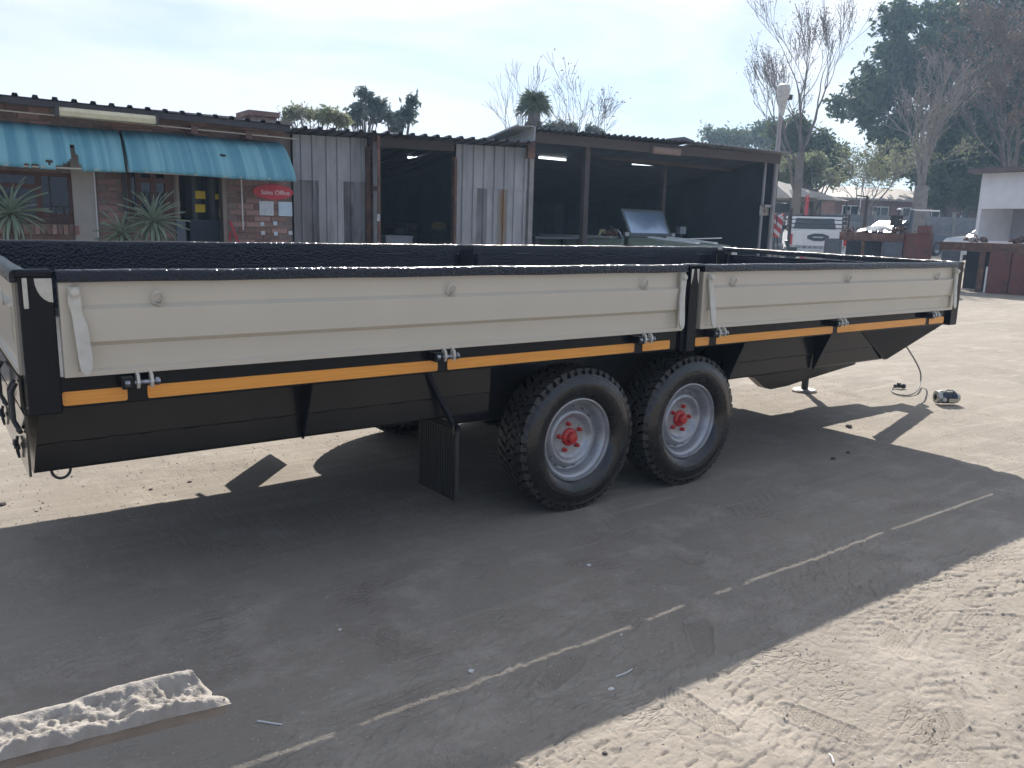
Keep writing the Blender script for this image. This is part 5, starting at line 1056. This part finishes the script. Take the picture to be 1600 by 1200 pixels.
mb = MB(); mb.add(V, [(5*i+j, 5*i+j+1, 5*i+6+j, 5*i+5+j) for i in range(8) for j in range(4)], True); o = mb.build('board', STR, bz); md = o.modifiers.new('thickness', 'SOLIDIFY'); md.thickness = .02
mb = MB(); mb.tube([(-.2, .1, 0), (-.15, .15, h1)], .02, 6); mb.tube([(.05, .15, 0), (-.1, .12, h0)], .02, 6); mb.build('stand', IRON, bz)
p = place(1236, 23.5); t = thing('green_compressor', 'dark green machine with a tall black post before the pickup', 'machine', p, -YAW); GRN = mat('dark_green_paint', (.02, .06, .05), .5, c2=(.03, .035, .04), sc=14)
mb = MB(); mb.tube([(-.25, 0, .45), (.3, 0, .45)], .24, 14); mb.build('tank', GRN, t); mb = MB(); mb.cbox((-.12, -.15, .68), (.18, .15, .98), .02); mb.tube([(-.05, 0, .98), (-.12, 0, 1.15)], .05, 8); mb.build('motor', GRN, t); mb = MB(); mb.tube([(.02, .2, 0), (.02, .2, W2(1241, 326, 23.5)[2]-p[2])], .05, 8); mb.build('post', IRON, t)
mb = MB(); mb.box((-.25, -.2, 0), (-.2, .2, .25)); mb.box((.25, -.2, 0), (.3, .2, .25)); mb.build('feet', IRON, t)
# parked cars at the right edge
def car(px, dep, rz, lab, m, L_=3.9, h=1.45, boot=True, dz=0):
    p = place(px, dep); t = thing('parked_car', lab, 'car', (p[0], p[1], p[2]+dz), rz); w = .82
    lo = [(0, .25), (0, .72), (.12, .84), (.95, .94), (L_-1.15, .96), (L_-.1, .88), (L_, .6), (L_, .25)]; mb = MB(); mb.prism([(x, -w, z) for x, z in lo], (0, 2*w, 0)); normfix(mb.build('body', m, t))
    up = [(.85, .94), (1.5, h-.05), (1.9, h), (L_-1.3, h), (L_-.5, .95)]; mb = MB(); mb.prism([(x, -w+.08, z) for x, z in up], (0, 2*w-.16, 0)); normfix(mb.build('cabin', m, t))
    for s_ in (-1, 1): mb = MB(); mb.prism([(1.15, s_*(w-.079), 1.0), (1.62, s_*(w-.079), h-.1), (L_-1.35, s_*(w-.079), h-.1), (L_-.8, s_*(w-.079), 1.0)], (0, s_*.008, 0)); normfix(mb.build('side_window', CGL, t))
    mb = MB(); mb.prism([(.93, -w+.16, 1.0), (.93, w-.16, 1.0), (1.49, w-.2, h-.1), (1.49, -w+.2, h-.1)], (-.03, 0, .02)); normfix(mb.build('windscreen', CGL, t))
    for x in (.75, L_-.8): wheelpair(t, x, w-.08, .31)
    for s_ in (-1, 1): mb = MB(); mb.cbox((-.015, min(s_*.5, s_*.76), .6), (.06, max(s_*.5, s_*.76), .74), .02); mb.build('headlight', mat('lamp_glass', (.6, .62, .64), .15), t)
    return t
car(1497, 30, 2.6+math.pi, 'pale silver car partly hidden behind the rusty bench', mat('silver_car', (.45, .47, .5), .3, .3, coat=.5), dz=.3)
car(1535, 27.5, 2.3+math.pi, 'white car just left of the white kiosk', WHT, h=1.6, dz=.35)
car(1462, 36, 2.9, 'dark blue car in front of the concrete fence', mat('blue_car', (.02, .05, .09), .3, coat=.5), dz=.2)
# ------------------------------------------------------------------ green open off-road vehicle
OV = place(975, 15.6); OV = (OV[0], OV[1], 0)
GRNP = mat('faded_green_paint', (.20, .25, .20), .5, c2=(.15, .19, .16), sc=5, c3=(.3, .3, .25), sc3=6)
t = thing('open_off_roader', 'faded green open vehicle with its windscreen up, standing before the open shed', 'vehicle', OV, 0)
wb_l = at(985, 371, 15.3); HD = R(90-168)                          # heading, as a blender angle
t.rotation_euler = (0, 0, HD); 
# local: +x forward, windscreen foot at x=0, width along y
c_ = (at(986, 372, 15.8)+at(1047, 371, 15.1))/2; t.location = (c_[0], c_[1], 0)
zs_ = float(c_[2]); wv_ = .72
mb = MB(); tp = [(0, zs_+.02), (-.24, zs_+.52)]
def wsf(mb, y0, y1, f0, f1, dx=0): 
    P_ = lambda f, y, o: (tp[0][0]+(tp[1][0]-tp[0][0])*f+o, y, tp[0][1]+(tp[1][1]-tp[0][1])*f)
    mb.add([P_(f0, y0, 0), P_(f0, y1, 0), P_(f1, y1, 0), P_(f1, y0, 0), P_(f0, y0, .035), P_(f0, y1, .035), P_(f1, y1, .035), P_(f1, y0, .035)], [(0, 1, 2, 3), (4, 7, 6, 5), (0, 4, 5, 1), (1, 5, 6, 2), (2, 6, 7, 3), (3, 7, 4, 0)])
wsf(mb, -wv_, wv_, 0, .13); wsf(mb, -wv_, wv_, .9, 1); wsf(mb, -wv_, -wv_+.07, .13, .9); wsf(mb, wv_-.07, wv_, .13, .9)
ws_ = normfix(mb.build('windscreen_frame', mat('dark_green_frame', (.05, .065, .075), .5), t)); mb = MB(); wsf(mb, -wv_+.07, wv_-.07, .13, .9); normfix(mb.build('windscreen_glass', mat('sky_painted_glass', (.22, .32, .46), .15, .5, coat=.6), ws_))  # blue sky reflection painted into the windscreen's base colour
mb = MB(); mb.prism([(0, -.74, zs_-.12), (0, -.74, zs_+.0), (.45, -.72, zs_-.02), (1.25, -.64, zs_-.1), (1.3, -.64, zs_-.22)], (0, 1.44, 0)); normfix(mb.build('bonnet', GRNP, t))
mb = MB(); mb.prism([(.2, -.4, zs_+.0), (.2, -.25, zs_+.0), (1.2, -.25, zs_-.075), (1.2, -.4, zs_-.075)], (0, 0, .03)); mb.prism([(.2, .25, zs_+.0), (.2, .4, zs_+.0), (1.2, .4, zs_-.075), (1.2, .25, zs_-.075)], (0, 0, .03)); normfix(mb.build('bonnet_rib', WHT, t))
for s_ in (-1, 1):
    mb = MB(); mb.cbox((.25, min(s_*.5, s_*.82), .78), (1.4, max(s_*.5, s_*.82), zs_-.17), .03); mb.build('wing', GRNP, t); mb = MB(); mb.lathe([(.0001, 0), (.09, 0), (.1, .05), (.0001, .09)], (1.4, s_*.62, zs_-.3), 'x', 16); mb.build('headlight', mat('headlamp_glass', (.6, .6, .58), .15), t)
    mb = MB(); mb.cbox((-2.0, min(s_*.78, s_*.84), .6), (-.05, max(s_*.78, s_*.84), zs_-.03), .01); mb.build('side_panel', GRNP, t)
    mb = MB(); mb.cbox((-2.02, min(s_*.6, s_*.86), zs_-.029), (-.3, max(s_*.6, s_*.86), zs_+.01), .008); mb.build('side_rail', mat('pale_green_rail', (.33, .38, .33), .5), t)
    mb = MB(); mb.tube([(-.05, s_*.80, zs_-.05), (-.15, s_*.84, zs_+.12)], .02, 6); mb.cbox((-.03, min(s_*.74, s_*.86), zs_+.02), (.03, max(s_*.74, s_*.86), zs_+.1), .01); mb.build('bracket', BOLT, t)
mb = MB(); mb.cbox((-2.05, -.84, .6), (-2.0, .84, zs_-.03), .01); mb.build('tail_panel', GRNP, t); mb = MB(); mb.box((-2.0, -.78, .6), (1.35, .78, .66)); mb.build('floor', DARK, t)
mb = MB(); mb.cbox((1.30, -.5, .8), (1.36, .5, zs_-.2), .01); mb.build('grille', mat('pale_grille', (.5, .5, .47), .4, .4), t)
mb = MB()
for z in (zs_-.14, zs_-.30, zs_-.46): mb.tube([(1.46, -.6, z), (1.46, .6, z)], .018, 6)
for y in (-.6, -.3, 0, .3, .6): mb.tube([(1.46, y, zs_-.5), (1.46, y, zs_-.1)], .016, 6)
mb.build('guard_bars', BOLT, t); mb = MB(); mb.box((1.4, -.8, .5), (1.52, .8, .64)); mb.build('bumper', DARK, t)
for x in (.85, -1.35): wheelpair(t, x, .7, .38)
mb = MB(); a = at(1060, 374, 14.9); b = at(1128, 372, 14.6)
tag(mb.tube([tuple(a), tuple(b)], .012, 6).build('metal_rod', WHT), 'thin pale rod lying across the green vehicle bonnet', 'rod')
q = at(952, 372, 15.9); t2_ = thing('cloth_bundle', 'bundle of grey and reddish-brown cloth on the green vehicle', 'cloth', (q[0], q[1], q[2]-.03)); rg = random.Random(8)
def lump(c, r, sq, m, par, nm, seed):
    mb = MB(); V = []; n, k_ = 12, 8
    for i in range(k_+1):
        th = math.pi*i/k_
        for j in range(n):
            a = 2*math.pi*j/n; w = 1+.22*math.sin(3*a+seed+th*2)+.12*math.sin(5*a+th*4+seed*2); V.append((c[0]+r*w*math.sin(th)*math.cos(a), c[1]+r*w*math.sin(th)*math.sin(a), c[2]+r*sq*math.cos(th)*(.9+.2*math.sin(a*2+seed))))
    mb.add(V, [(i*n+j, i*n+(j+1) % n, (i+1)*n+(j+1) % n, (i+1)*n+j) for i in range(k_) for j in range(n)], True); return normfix(mb.build(nm, m, par))
lump((.0, 0, .09), .12, .8, mat('brown_cloth', (.20, .10, .09), .9), t2_, 'lower_fold', 1); lump((.02, .02, .2), .08, .9, CLOTH, t2_, 'upper_fold', 2); lump((.13, .0, .13), .06, 1.2, mat('tan_cloth', (.28, .2, .15), .9), t2_, 'side_fold', 3)
q = at(941, 372, 15.8); t3 = thing('yellow_clamp', 'small pale yellow hooked stand left of the cloth bundle', 'clamp', (q[0], q[1], q[2])); PY = mat('pale_yellow', (.55, .53, .28), .6)
mb = MB(); mb.tube([(-.08, 0, -.03), (-.08, 0, .07), (-.04, 0, .13), (.03, 0, .13), (.06, 0, .08)], [.015, .02, .045, .045, .02], 8); mb.build('hook', PY, t3); mb = MB(); mb.tube([(.36, 0, -.03), (.40, 0, .18), (.28, 0, .17)], .012, 6); mb.tube([(.30, 0, -.0), (.37, 0, .1)], .012, 6); mb.build('frame', PY, t3)
# ------------------------------------------------------------------ rusty benches and their clutter
def steelbench(pa, pb, ytop_, dep, dep2, lab, m, door=None, hgt=None):
    a = at(pa, ytop_[0], dep); b = at(pb, ytop_[1], dep2); g0 = gz(a[0], a[1])-.05; an = math.atan2(b[1]-a[1], b[0]-a[0]); L_ = float(np.hypot(b[0]-a[0], b[1]-a[1])); h = (a[2]+b[2])/2-g0
    t = thing('steel_bench', lab, 'bench', (a[0], a[1], g0), an); mb = MB(); mb.cbox((0, 0, h-.22), (L_, .9, h), .012); mb.build('top_beam', m, t); return t, L_, h
t, L_, h = steelbench(1312, 1412, (361.5, 366), 22.5, 21.5, 'long rusty steel bench with dark openings behind the trailer front', RUST)
for x0, x1, m in ((-.35, .25, INT2), (.62*1, .68, RUST), (1.08, 1.2, RUST)): pass
BG = mat('blue_grey_steel', (.11, .13, .16), .6, c2=(.08, .09, .11), sc=6, c3=(.13, .09, .08), sc3=5)
for (f0, f1, m, nm) in ((-.24, .02, BG, 'side_sheet'), (.0, .05, BG, 'leg'), (.36, .42, RUST, 'leg'), (.68, .72, BG, 'leg'), (.72, 1.0, BG, 'door_sheet')):
    mb = MB(); mb.cbox((L_*f0+.004, .02+.01*(nm == 'leg'), 0), (L_*f1-.004, .07, h-.225 if f0 >= 0 else h-.18), .005); mb.build(nm, m, t)
mb = MB(); mb.box((0, .7, 0), (L_, .75, h-.23)); mb.build('back_sheet', INT, t)
mb = MB(); mb.box((L_+.01, .1, 0), (L_+.62, .5, h+.02)); mb.box((L_+.32, .0, h+.02), (L_+.58, .45, h+.22)); o = mb.build('cabinet', REDOX, None); o.data.transform(Matrix.Translation((0, 0, 0))); o.location = t.location; o.rotation_euler = t.rotation_euler; tag(o, 'red oxide steel cabinet at the right end of the long bench', 'cabinet')
def onb(t, u, v, z): a = t.rotation_euler[2]; return (t.location[0]+u*math.cos(a)-v*math.sin(a), t.location[1]+u*math.sin(a)+v*math.cos(a), t.location[2]+z)
def scrap(t, u, h, n, w, lab, seed, m, hh=.12):
    rg = random.Random(seed); b = onb(t, u, .4, h); o = thing('scrap_pile', lab, 'scrap', b)
    for k in range(n):
        x, y, z = rg.uniform(-w, w), rg.uniform(-.15, .15), rg.uniform(0, hh*.4); mb = MB(); r = rg.uniform(.04, .09)
        if k % 3 == 0: mb.tube([(x-r, y, z+r*.8), (x+r, y+.03, z+r*.8)], r*.8, 9)
        elif k % 3 == 1: mb.lathe([(.01, 0), (r, 0), (r, .04), (r*.5, .09), (.01, .09)], (x, y, z), 'z', 8, False)
        else: mb.tube([(x+r*1.3*math.cos(a), y, z+r*.8+r*math.sin(a)) for a in [2*math.pi*q/10 for q in range(10)]], .018, 5, closed=True)
        mb.build('scrap_piece', m if k % 2 else RUST, o)
    return o
scrap(t, L_*.12, h, 8, .28, 'heap of old rusty castings at the left end of the long bench', 1, mat('grey_castings', (.14, .12, .115), .8, c2=(.25, .22, .2), sc=30))
scrap(t, L_*.52, h, 3, .1, 'small rusty coil in the middle of the long bench', 2, RUST)
scrap(t, L_*.86, h, 10, .3, 'tangled brown scrap at the right end of the long bench', 3, mat('brown_scrap', (.22, .16, .13), .8, c2=(.1, .08, .07), sc=20), .2)
b = onb(t, L_*.30, .5, h); o = thing('steel_post_stand', 'thin dark post rising from the bench with a round foot', 'post', b); zz = W2(1347, 305, 22)[2]-b[2]; mb = MB(); mb.tube([(0, 0, .05), (0, 0, zz)], [.06, .035], 8); mb.tube([(0, 0, zz-.02), (-.35, .1, zz-.0)], .02, 6); mb.build('post', IRON, o); mb = MB(); mb.lathe([(.14, 0), (.12, .05), (.07, .09), (.06, .2), (.0001, .2)], (0, 0, 0), 'z', 12); mb.build('foot', RUST, o)
b = onb(t, L_*.50, .6, h); o = thing('white_sheet', 'crumpled white plastic sheet lying on the rusty bench', 'sheet', b); V = []
for i in range(12):
    for j in range(6): u, v = i/11, j/5; V.append((-.55+1.1*u-.1*v, -.25+.5*v, .03+.14*math.sin(u*3.1)*math.sin(v*2.8+.3)+.035*math.sin(u*17+v*5)+.1*v*u))
mb = MB(); mb.add(V, [(i*6+j, i*6+j+1, i*6+7+j, i*6+6+j) for i in range(11) for j in range(5)], True); o2 = mb.build('film', mat('white_film', (.8, .78, .7), .4), o); o2.modifiers.new('thickness', 'SOLIDIFY').thickness = .01
b = onb(t, L_*.80, .45, h); o = thing('dark_vice', 'black bench press with two pale rods on the long bench', 'press', b)
mb = MB(); mb.cbox((-.16, -.1, .2), (.16, .1, .46), .02); mb.cbox((-.19, -.12, .46), (.19, .12, .485), .006); mb.build('head', DARK, o)
for x in (-.13, -.04, .04, .13): mb = MB(); mb.box((x-.012, -.1, 0), (x+.012, -.08, .2)); mb.build('rod', WHT if abs(x) < .1 else DARK, o)
mb = MB(); mb.box((-.05, -.112, .36), (.05, -.102, .38)); mb.build('label_plate', WHT, o)
# open-armed dark frame behind the bench
p = place(1422, 25); o = thing('hoist_frame', 'dark frame with a pale cross arm standing behind the long bench', 'frame', p, -YAW-.4); z1 = W2(1422, 328, 25)[2]-p[2]; mb = MB(); mb.tube([(0, 0, 0), (0, 0, z1)], .06, 8); mb.build('upright', mat('slate_paint', (.06, .08, .11), .6), o); mb = MB(); mb.tube([(-.05, 0, z1), (.75, .05, z1-.02)], .025, 6); mb.build('arm', WHT, o); mb = MB(); mb.box((-.25, -.25, 0), (.25, .25, .06)); mb.build('base', DARK, o)
p = place(1402, 26); o = thing('short_post', 'short post with a pale cap behind the long bench', 'post', p); z1 = W2(1402, 325, 26)[2]-p[2]; mb = MB(); mb.tube([(0, 0, 0), (0, 0, z1-.06)], .04, 8); mb.build('pole', IRON, o); mb = MB(); mb.lathe([(.0001, .06), (.07, .04), (.08, 0), (.0001, 0)], (0, 0, z1-.06), 'z', 12); mb.build('cap', WHT, o)
# right bench: dark openings and red doors, below the kiosk
KD = 20.9
t, L_, h = steelbench(1468, 1640, (379, 381), KD+.9, KD-.9, 'rusty steel store with red oxide doors at the right edge', RUST)
t['category'] = 'steel store'; t.name = 'steel_store'
def kx(px): a = at(px, 420, KD); an = t.rotation_euler[2]; d = np.array([math.cos(an), math.sin(an)]); rxy = ray(px, 420)[:2]; o_ = np.array(t.location[:2])-C0[:2]; M_ = np.array([[rxy[0], -d[0]], [rxy[1], -d[1]]]); return float(np.linalg.solve(M_, o_)[1])
for (xa, xb, m, nm) in ((1468, 1497, BG, 'side_sheet'), (1497, 1501, WHT, 'jamb'), (1527, 1537, RUST, 'leg'), (1543, 1578, REDOX, 'door'), (1579, 1640, REDOX, 'door')):
    mb = MB(); mb.cbox((kx(xa)+.003, .02, .02), (kx(xb)-.003, .07, h-.225), .005); dd_ = mb.build(nm, m, t)
    if nm == 'door':
        for z in (h*.25, h*.68): mb = MB(); mb.tube([(kx(xb)-.02, .01, z-.05), (kx(xb)-.02, .01, z+.05)], .025, 8); mb.build('hinge', RUST, dd_)
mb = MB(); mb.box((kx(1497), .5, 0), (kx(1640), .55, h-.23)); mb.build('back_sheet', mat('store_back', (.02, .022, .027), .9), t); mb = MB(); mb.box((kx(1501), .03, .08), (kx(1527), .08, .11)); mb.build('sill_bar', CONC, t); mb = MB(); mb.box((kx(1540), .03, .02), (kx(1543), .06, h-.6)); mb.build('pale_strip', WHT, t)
for k, (px, l) in enumerate(((1502, 'pale tiles laid on the left of the steel store roof'), (1522, 'dark rounded scrap on the steel store roof'), (1578, 'brown scrap under the kiosk counter'))): scrap(t, kx(px), h, 5, .22, l, 30+k, CONC if k == 0 else IRON, .1)
# white kiosk
kA = at(1541, 268, 23.); g0 = gz(kA[0], kA[1]); KI = thing('white_kiosk', 'white kiosk with an open serving hatch at the right edge', 'kiosk', (kA[0], kA[1], g0), math.atan2(*( (at(1640, 268, 21.5)-at(1541, 268, 23.))[[1, 0]])))
hk = kA[2]-g0; s0_ = 23/F; hh0 = (at(1541, 326, 23.)[2]-g0); hh1 = (at(1532, 376, 23.)[2]-g0); WK = 4.
KW = mat('kiosk_white', (.76, .76, .77), .7, c2=(.68, .68, .70), sc=3)
mb = MB(); mb.box((.0, 0, hh0), (WK, .12, hk-.05)); mb.build('upper_wall', KW, KI); mb = MB(); mb.prism([(0, 0, 0), (0, 2.2, 0), (-.0, 2.2, hk-.05), (0, .0, hk-.05)], (-.1, 0, 0)); normfix(mb.build('side_wall', KW, KI)); mb = MB(); mb.box((.0, -.05, 0), (WK, .12, hh1)); mb.build('counter_wall', KW, KI); mb = MB(); mb.box((0, 1.5, hh1), (WK, 1.6, hh0+.3)); bwk = mb.build('back_wall', mat('kiosk_inner', (.42, .41, .42), .8), KI); mb = MB(); mb.box((.55, 1.46, hh1+.2), (1.35, 1.49, hh0-.15)); mb.build('board', mat('dark_notice_board', (.13, .14, .17), .8, c2=(.25, .25, .26), sc=9), bwk)
mb = MB(); mb.box((-.35, -.3, hk-.04), (WK, 2.4, hk+.05)); n = 30
for k in range(n): x = -.35+(WK+.35)*k/n; mb.box((x, -.31, hk+.051), (x+.07, 2.4, hk+.09))
mb.build('roof', mat('brown_kiosk_roof', (.12, .10, .10), .7), KI)
# ------------------------------------------------------------------ things on the ground
c = onz(1488, 634, 0); ENG = thing('alternator', 'dark and silver engine part lying on the sunlit ground', 'engine part', (c[0]+.02, c[1]+.06, gz(c[0], c[1])+.006), -.62); ENG.scale = (.66, .66, .66)
ALU = mat('cast_aluminium', (.5, .5, .48), .45, .6, c2=(.3, .3, .28), sc=25, bump=.002, bsc=40); NAVY = mat('navy_housing', (.025, .035, .06), .45, c2=(.06, .07, .09), sc=30)
mb = MB(); mb.lathe([(.0001, -.13), (.07, -.13), (.075, -.09), (.075, .09), (.065, .13), (.0001, .13)], (0, 0, .085), 'x', 18); mb.build('body', NAVY, ENG)
mb = MB(); mb.lathe([(.04, -.17), (.085, -.165), (.088, -.11), (.078, -.105)], (0, 0, .09), 'x', 18); mb.lathe([(.0001, .16), (.05, .155), (.07, .12), (.078, .10)], (0, 0, .085), 'x', 18); mb.build('end_cover', ALU, ENG)
mb = MB(); mb.cbox((-.02, -.085, .03), (.11, -.07, .085), .004); mb.build('plate', mat('tan_plate', (.5, .42, .28), .6), ENG)
mb = MB(); mb.lathe([(.0001, -.02), (.03, -.018), (.032, .0), (.02, .01)], (-.09, -.085, .07), 'y', 14); mb.tube([(-.05, 0, .16), (-.02, 0, .19), (.06, 0, .185), (.1, .01, .16)], .012, 8); mb.cbox((-.12, -.03, .15), (-.07, .03, .185), .004); mb.build('fittings', ALU, ENG)
mb = MB(); 
for k in range(7): mb.lathe([(.076, -.003), (.082, -.002), (.082, .002), (.076, .003)], (-.07+.025*k, 0, .085), 'x', 18)
mb.build('cooling_ribs', NAVY, ENG)
STONE = mat('dusty_stone', (.30, .27, .24), .95, c2=(.2, .18, .165), sc=20, bump=.003, bsc=60); CLOD = mat('dark_clod', (.07, .06, .055), .95, c2=(.12, .10, .09), sc=30); PALE = mat('pale_scrap', (.6, .6, .57), .6)
def pebble(px, py, r, lab, m, seed, cat_='stone', sq=.6):
    r *= .62
    c = onz(px, py, 0); z = height(np.array([c[0]]), np.array([c[1]]))[0]; rg = random.Random(seed); mb = MB(); V = []; n, k_ = 8, 5
    for i in range(k_+1):
        th = math.pi*i/k_
        for j in range(n): a = 2*math.pi*j/n; w = rg.uniform(.75, 1.2); V.append((r*w*math.sin(th)*math.cos(a)*1.2, r*w*math.sin(th)*math.sin(a), r*sq*math.cos(th)))
    mb.add(V, [(i*n+j, i*n+(j+1) % n, (i+1)*n+(j+1) % n, (i+1)*n+j) for i in range(k_) for j in range(n)]); o = normfix(mb.build('clod' if m is CLOD else 'pebble', m)); o.location = (c[0], c[1], z+r*sq*.4); tag(o, lab, cat_)
pebble(1326, 667, .045, 'dark lump on the sunlit patch inside the drawbar shadow', CLOD, 1, 'lump'); pebble(1302, 718, .03, 'flat dark clod in the trailer shadow below the drawbar shadow', CLOD, 2, 'clod'); pebble(1325, 707, .022, 'small dark clod just right of the flat clod', CLOD, 3, 'clod')
pebble(296, 753, .018, 'small dark pebble left of the square flap shadow', CLOD, 4); pebble(236, 765, .015, 'small dark pebble on the sunlit strip near its lower edge', CLOD, 5); pebble(4, 789, .03, 'dark stone at the left picture edge on the sunlit ground', CLOD, 6); pebble(57, 800, .012, 'tiny dark pebble near the left end of the shadow edge', CLOD, 7); pebble(67, 786, .010, 'tiny dark pebble a step above the shadow edge', CLOD, 8)
pebble(920, 884, .016, 'small white fragment in the shade below the front wheel', PALE, 9, 'fragment'); pebble(736, 1049, .016, 'white crumpled fragment on the bright streak', PALE, 10, 'fragment'); pebble(531, 984, .010, 'pale pebble in the shade right of the plastered beam', PALE, 11); pebble(971, 991, .008, 'tiny white fragment beside the bright streak gap', PALE, 12, 'fragment'); pebble(1335, 1150, .018, 'flat pale stone on a footprint at the lower right', STONE, 13, sq=.35); pebble(750, 903, .013, 'small pale stone in the middle of the shade', STONE, 14); pebble(498, 988, .013, 'brownish pebble left of the pale pebble', STONE, 15); pebble(945, 1178, .012, 'dark stone at the bottom edge on sunlit ground', CLOD, 16); pebble(955, 1075, .016, 'square pale chip near the shadow edge', PALE, 17, 'chip', .3)
def stick(pts, r, lab, m): 
    P_ = [];
    for px, py in pts: c = onz(px, py, 0); P_.append((c[0], c[1], height(np.array([c[0]]), np.array([c[1]]))[0]+r*1.3))
    mb = MB(); mb.tube(P_, r, 6); tag(mb.build('twig', m), lab, 'twig')
stick([(402, 1126), (412, 1128), (424, 1130), (441, 1132)], .0028, 'thin white twig in the shade right of the plastered beam', PALE); stick([(962, 1058), (972, 1054), (981, 1050), (988, 1044)], .0028, 'thin white twig lying near the shadow edge', PALE); stick([(1295, 1176), (1300, 1182), (1303, 1190)], .003, 'small white star-shaped twig on the sand at the bottom', PALE)
stick([(760, 712), (800, 716)], .003, 'thin pale straw under the wheels', STONE)
rg = np.random.RandomState(4); n = 6000; V = []; Fs = []                # loose grit
gx = rg.uniform(-.8, 7.5, n); gy = rg.uniform(-2.2, 2.6, n); gh = height(gx, gy); gr = rg.uniform(.0012, .0042, n)*(1+.3*np.abs(gy))
for x, y, z, r in zip(gx, gy, gh, gr):
    a = rg.rand()*3; n0 = len(V)
    for k in range(4): V.append((x+r*math.cos(a+k*1.57)*rg.uniform(.7, 1.3), y+r*math.sin(a+k*1.57), z))
    V.append((x, y, z+r*.9)); Fs += [(n0, n0+1, n0+4), (n0+1, n0+2, n0+4), (n0+2, n0+3, n0+4), (n0+3, n0, n0+4)]
me = bpy.data.meshes.new('grit'); me.from_pydata(V, [], Fs); me.materials.append(mat('grit_stones', (.27, .235, .205), .95, c2=(.42, .38, .33), sc=9, fac_=(.4, .6))); o = bpy.data.objects.new('grit', me); COL.objects.link(o); tag(o, 'loose grit scattered over the dusty ground', 'grit', kind='stuff')
# plastered steel beam reaching in from the lower left, held up on a trestle outside the picture
ZB = .40
e0 = np.array(onz(352, 1094, ZB)); e1 = np.array(onz(-60, 1196, ZB)); dB = e1-e0; dB /= np.linalg.norm(dB); Lb = 1.5; nB = np.array([-dB[1], dB[0], 0]); 
if nB[1] < 0: nB = -nB
BM = thing('plastered_beam', 'dusty steel channel beam caked with pale mortar, entering at the lower left', 'beam', tuple(e0)); MOR = mat('caked_mortar', (.35, .32, .285), .95, c2=(.27, .24, .21), sc=18, bump=.006, bsc=55, bdet=6); STB = mat('brown_dusty_steel', (.16, .125, .10), .7, c2=(.24, .2, .17), sc=9)
W_ = .125
def bs(u, v, w): return tuple(dB*u+nB*v+np.array([0, 0, w]))
mb = MB(); mb.prism([bs(.0, -.0, -.035), bs(.05, W_-.01, -.035), bs(.05, W_-.01, -.028), bs(.0, .008, -.028), bs(.0, .008, .004), bs(0, -.0, .004)], tuple(dB*Lb)); normfix(mb.build('channel', STB, BM))
nu, nv = 300, 34; U = np.linspace(-.012, Lb, nu)[:, None]*np.ones((1, nv)); T = np.linspace(0, 1, nv)[None, :]*np.ones((nu, 1))
vv = -.012+T*(W_+.02); blob = .5+.5*np.tanh((.27-U)*18)
prof = .006+.010*np.exp(-((T-.14)/.10)**2)+(.012+.006*blob)*np.exp(-((T-.86)/.14)**2)+.010*blob*np.clip((T-.3)*2, 0, 1)
edg = np.clip((.86-T)*9, .18, 1); nzv = (fbm(U*22, T*4, 5, 5)*.020+fbm(U*80, T*13, 6, 3)*.012)*edg; pit = -.016*np.clip(fbm(U*16, T*3+4, 8, 3)-.08, 0, 1)*3*edg
edge = np.clip(np.minimum(T, 1-T)*14, 0, 1)*np.clip((U+.012)*30, 0, 1); hz_ = -.004-.026*(T > .9)+(prof+nzv*.9+pit*.45*(1-blob*.6)+.004+.026*(T > .9))*edge
vv = vv+.006*fbm(U*22, T*0, 12, 3)
Ue = U+np.exp(-U/.05)*(.055*T+.012*fbm(T*6, U*0, 15, 3)+.03*np.clip(T-.85, 0, 1)); Pm = Ue[..., None]*dB+vv[..., None]*nB; Pm[..., 2] += hz_
mb = MB(); mb.add(Pm.reshape(-1, 3), [(i*nv+j, i*nv+j+1, (i+1)*nv+j+1, (i+1)*nv+j) for i in range(nu-1) for j in range(nv-1)], True); mb.build('mortar_crust', MOR, BM, sharp=180)
q = e0+dB*1.2; tr = thing('beam_trestle', 'low steel trestle carrying the plastered beam', 'trestle', (q[0], q[1], 0)); mb = MB()
for s_ in (-1, 1):
    a = nB*s_*.16+dB*.0; mb = MB(); mb.tube([(a[0]-dB[0]*.1, a[1]-dB[1]*.1, 0), (nB[0]*.045, nB[1]*.045, ZB-.05)], .016, 8); mb.tube([(a[0]+dB[0]*.1, a[1]+dB[1]*.1, 0), (nB[0]*.045, nB[1]*.045, ZB-.05)], .016, 8); mb.build('legs', IRON, tr)
mb = MB(); mb.box((-.1, -.1, ZB-.055), (.1, .14, ZB-.036)); mb.build('head_plate', IRON, tr)

# ------------------------------------------------------------------ air
HZ, N, L, B = nodes('haze_air'); N.remove(B); pv = N.new('ShaderNodeVolumePrincipled'); pv.inputs['Color'].default_value = (.5, .72, 1., 1); pv.inputs['Density'].default_value = .0013; pv.inputs['Anisotropy'].default_value = .35
L.new(pv.outputs[0], N['Material Output'].inputs['Volume']); mb = MB(); mb.box((-240, -180, -1.2), (280, 300, 24)); hz = mb.build('haze', HZ); tag(hz, 'thin bluish haze over the whole yard', 'haze', kind='stuff')
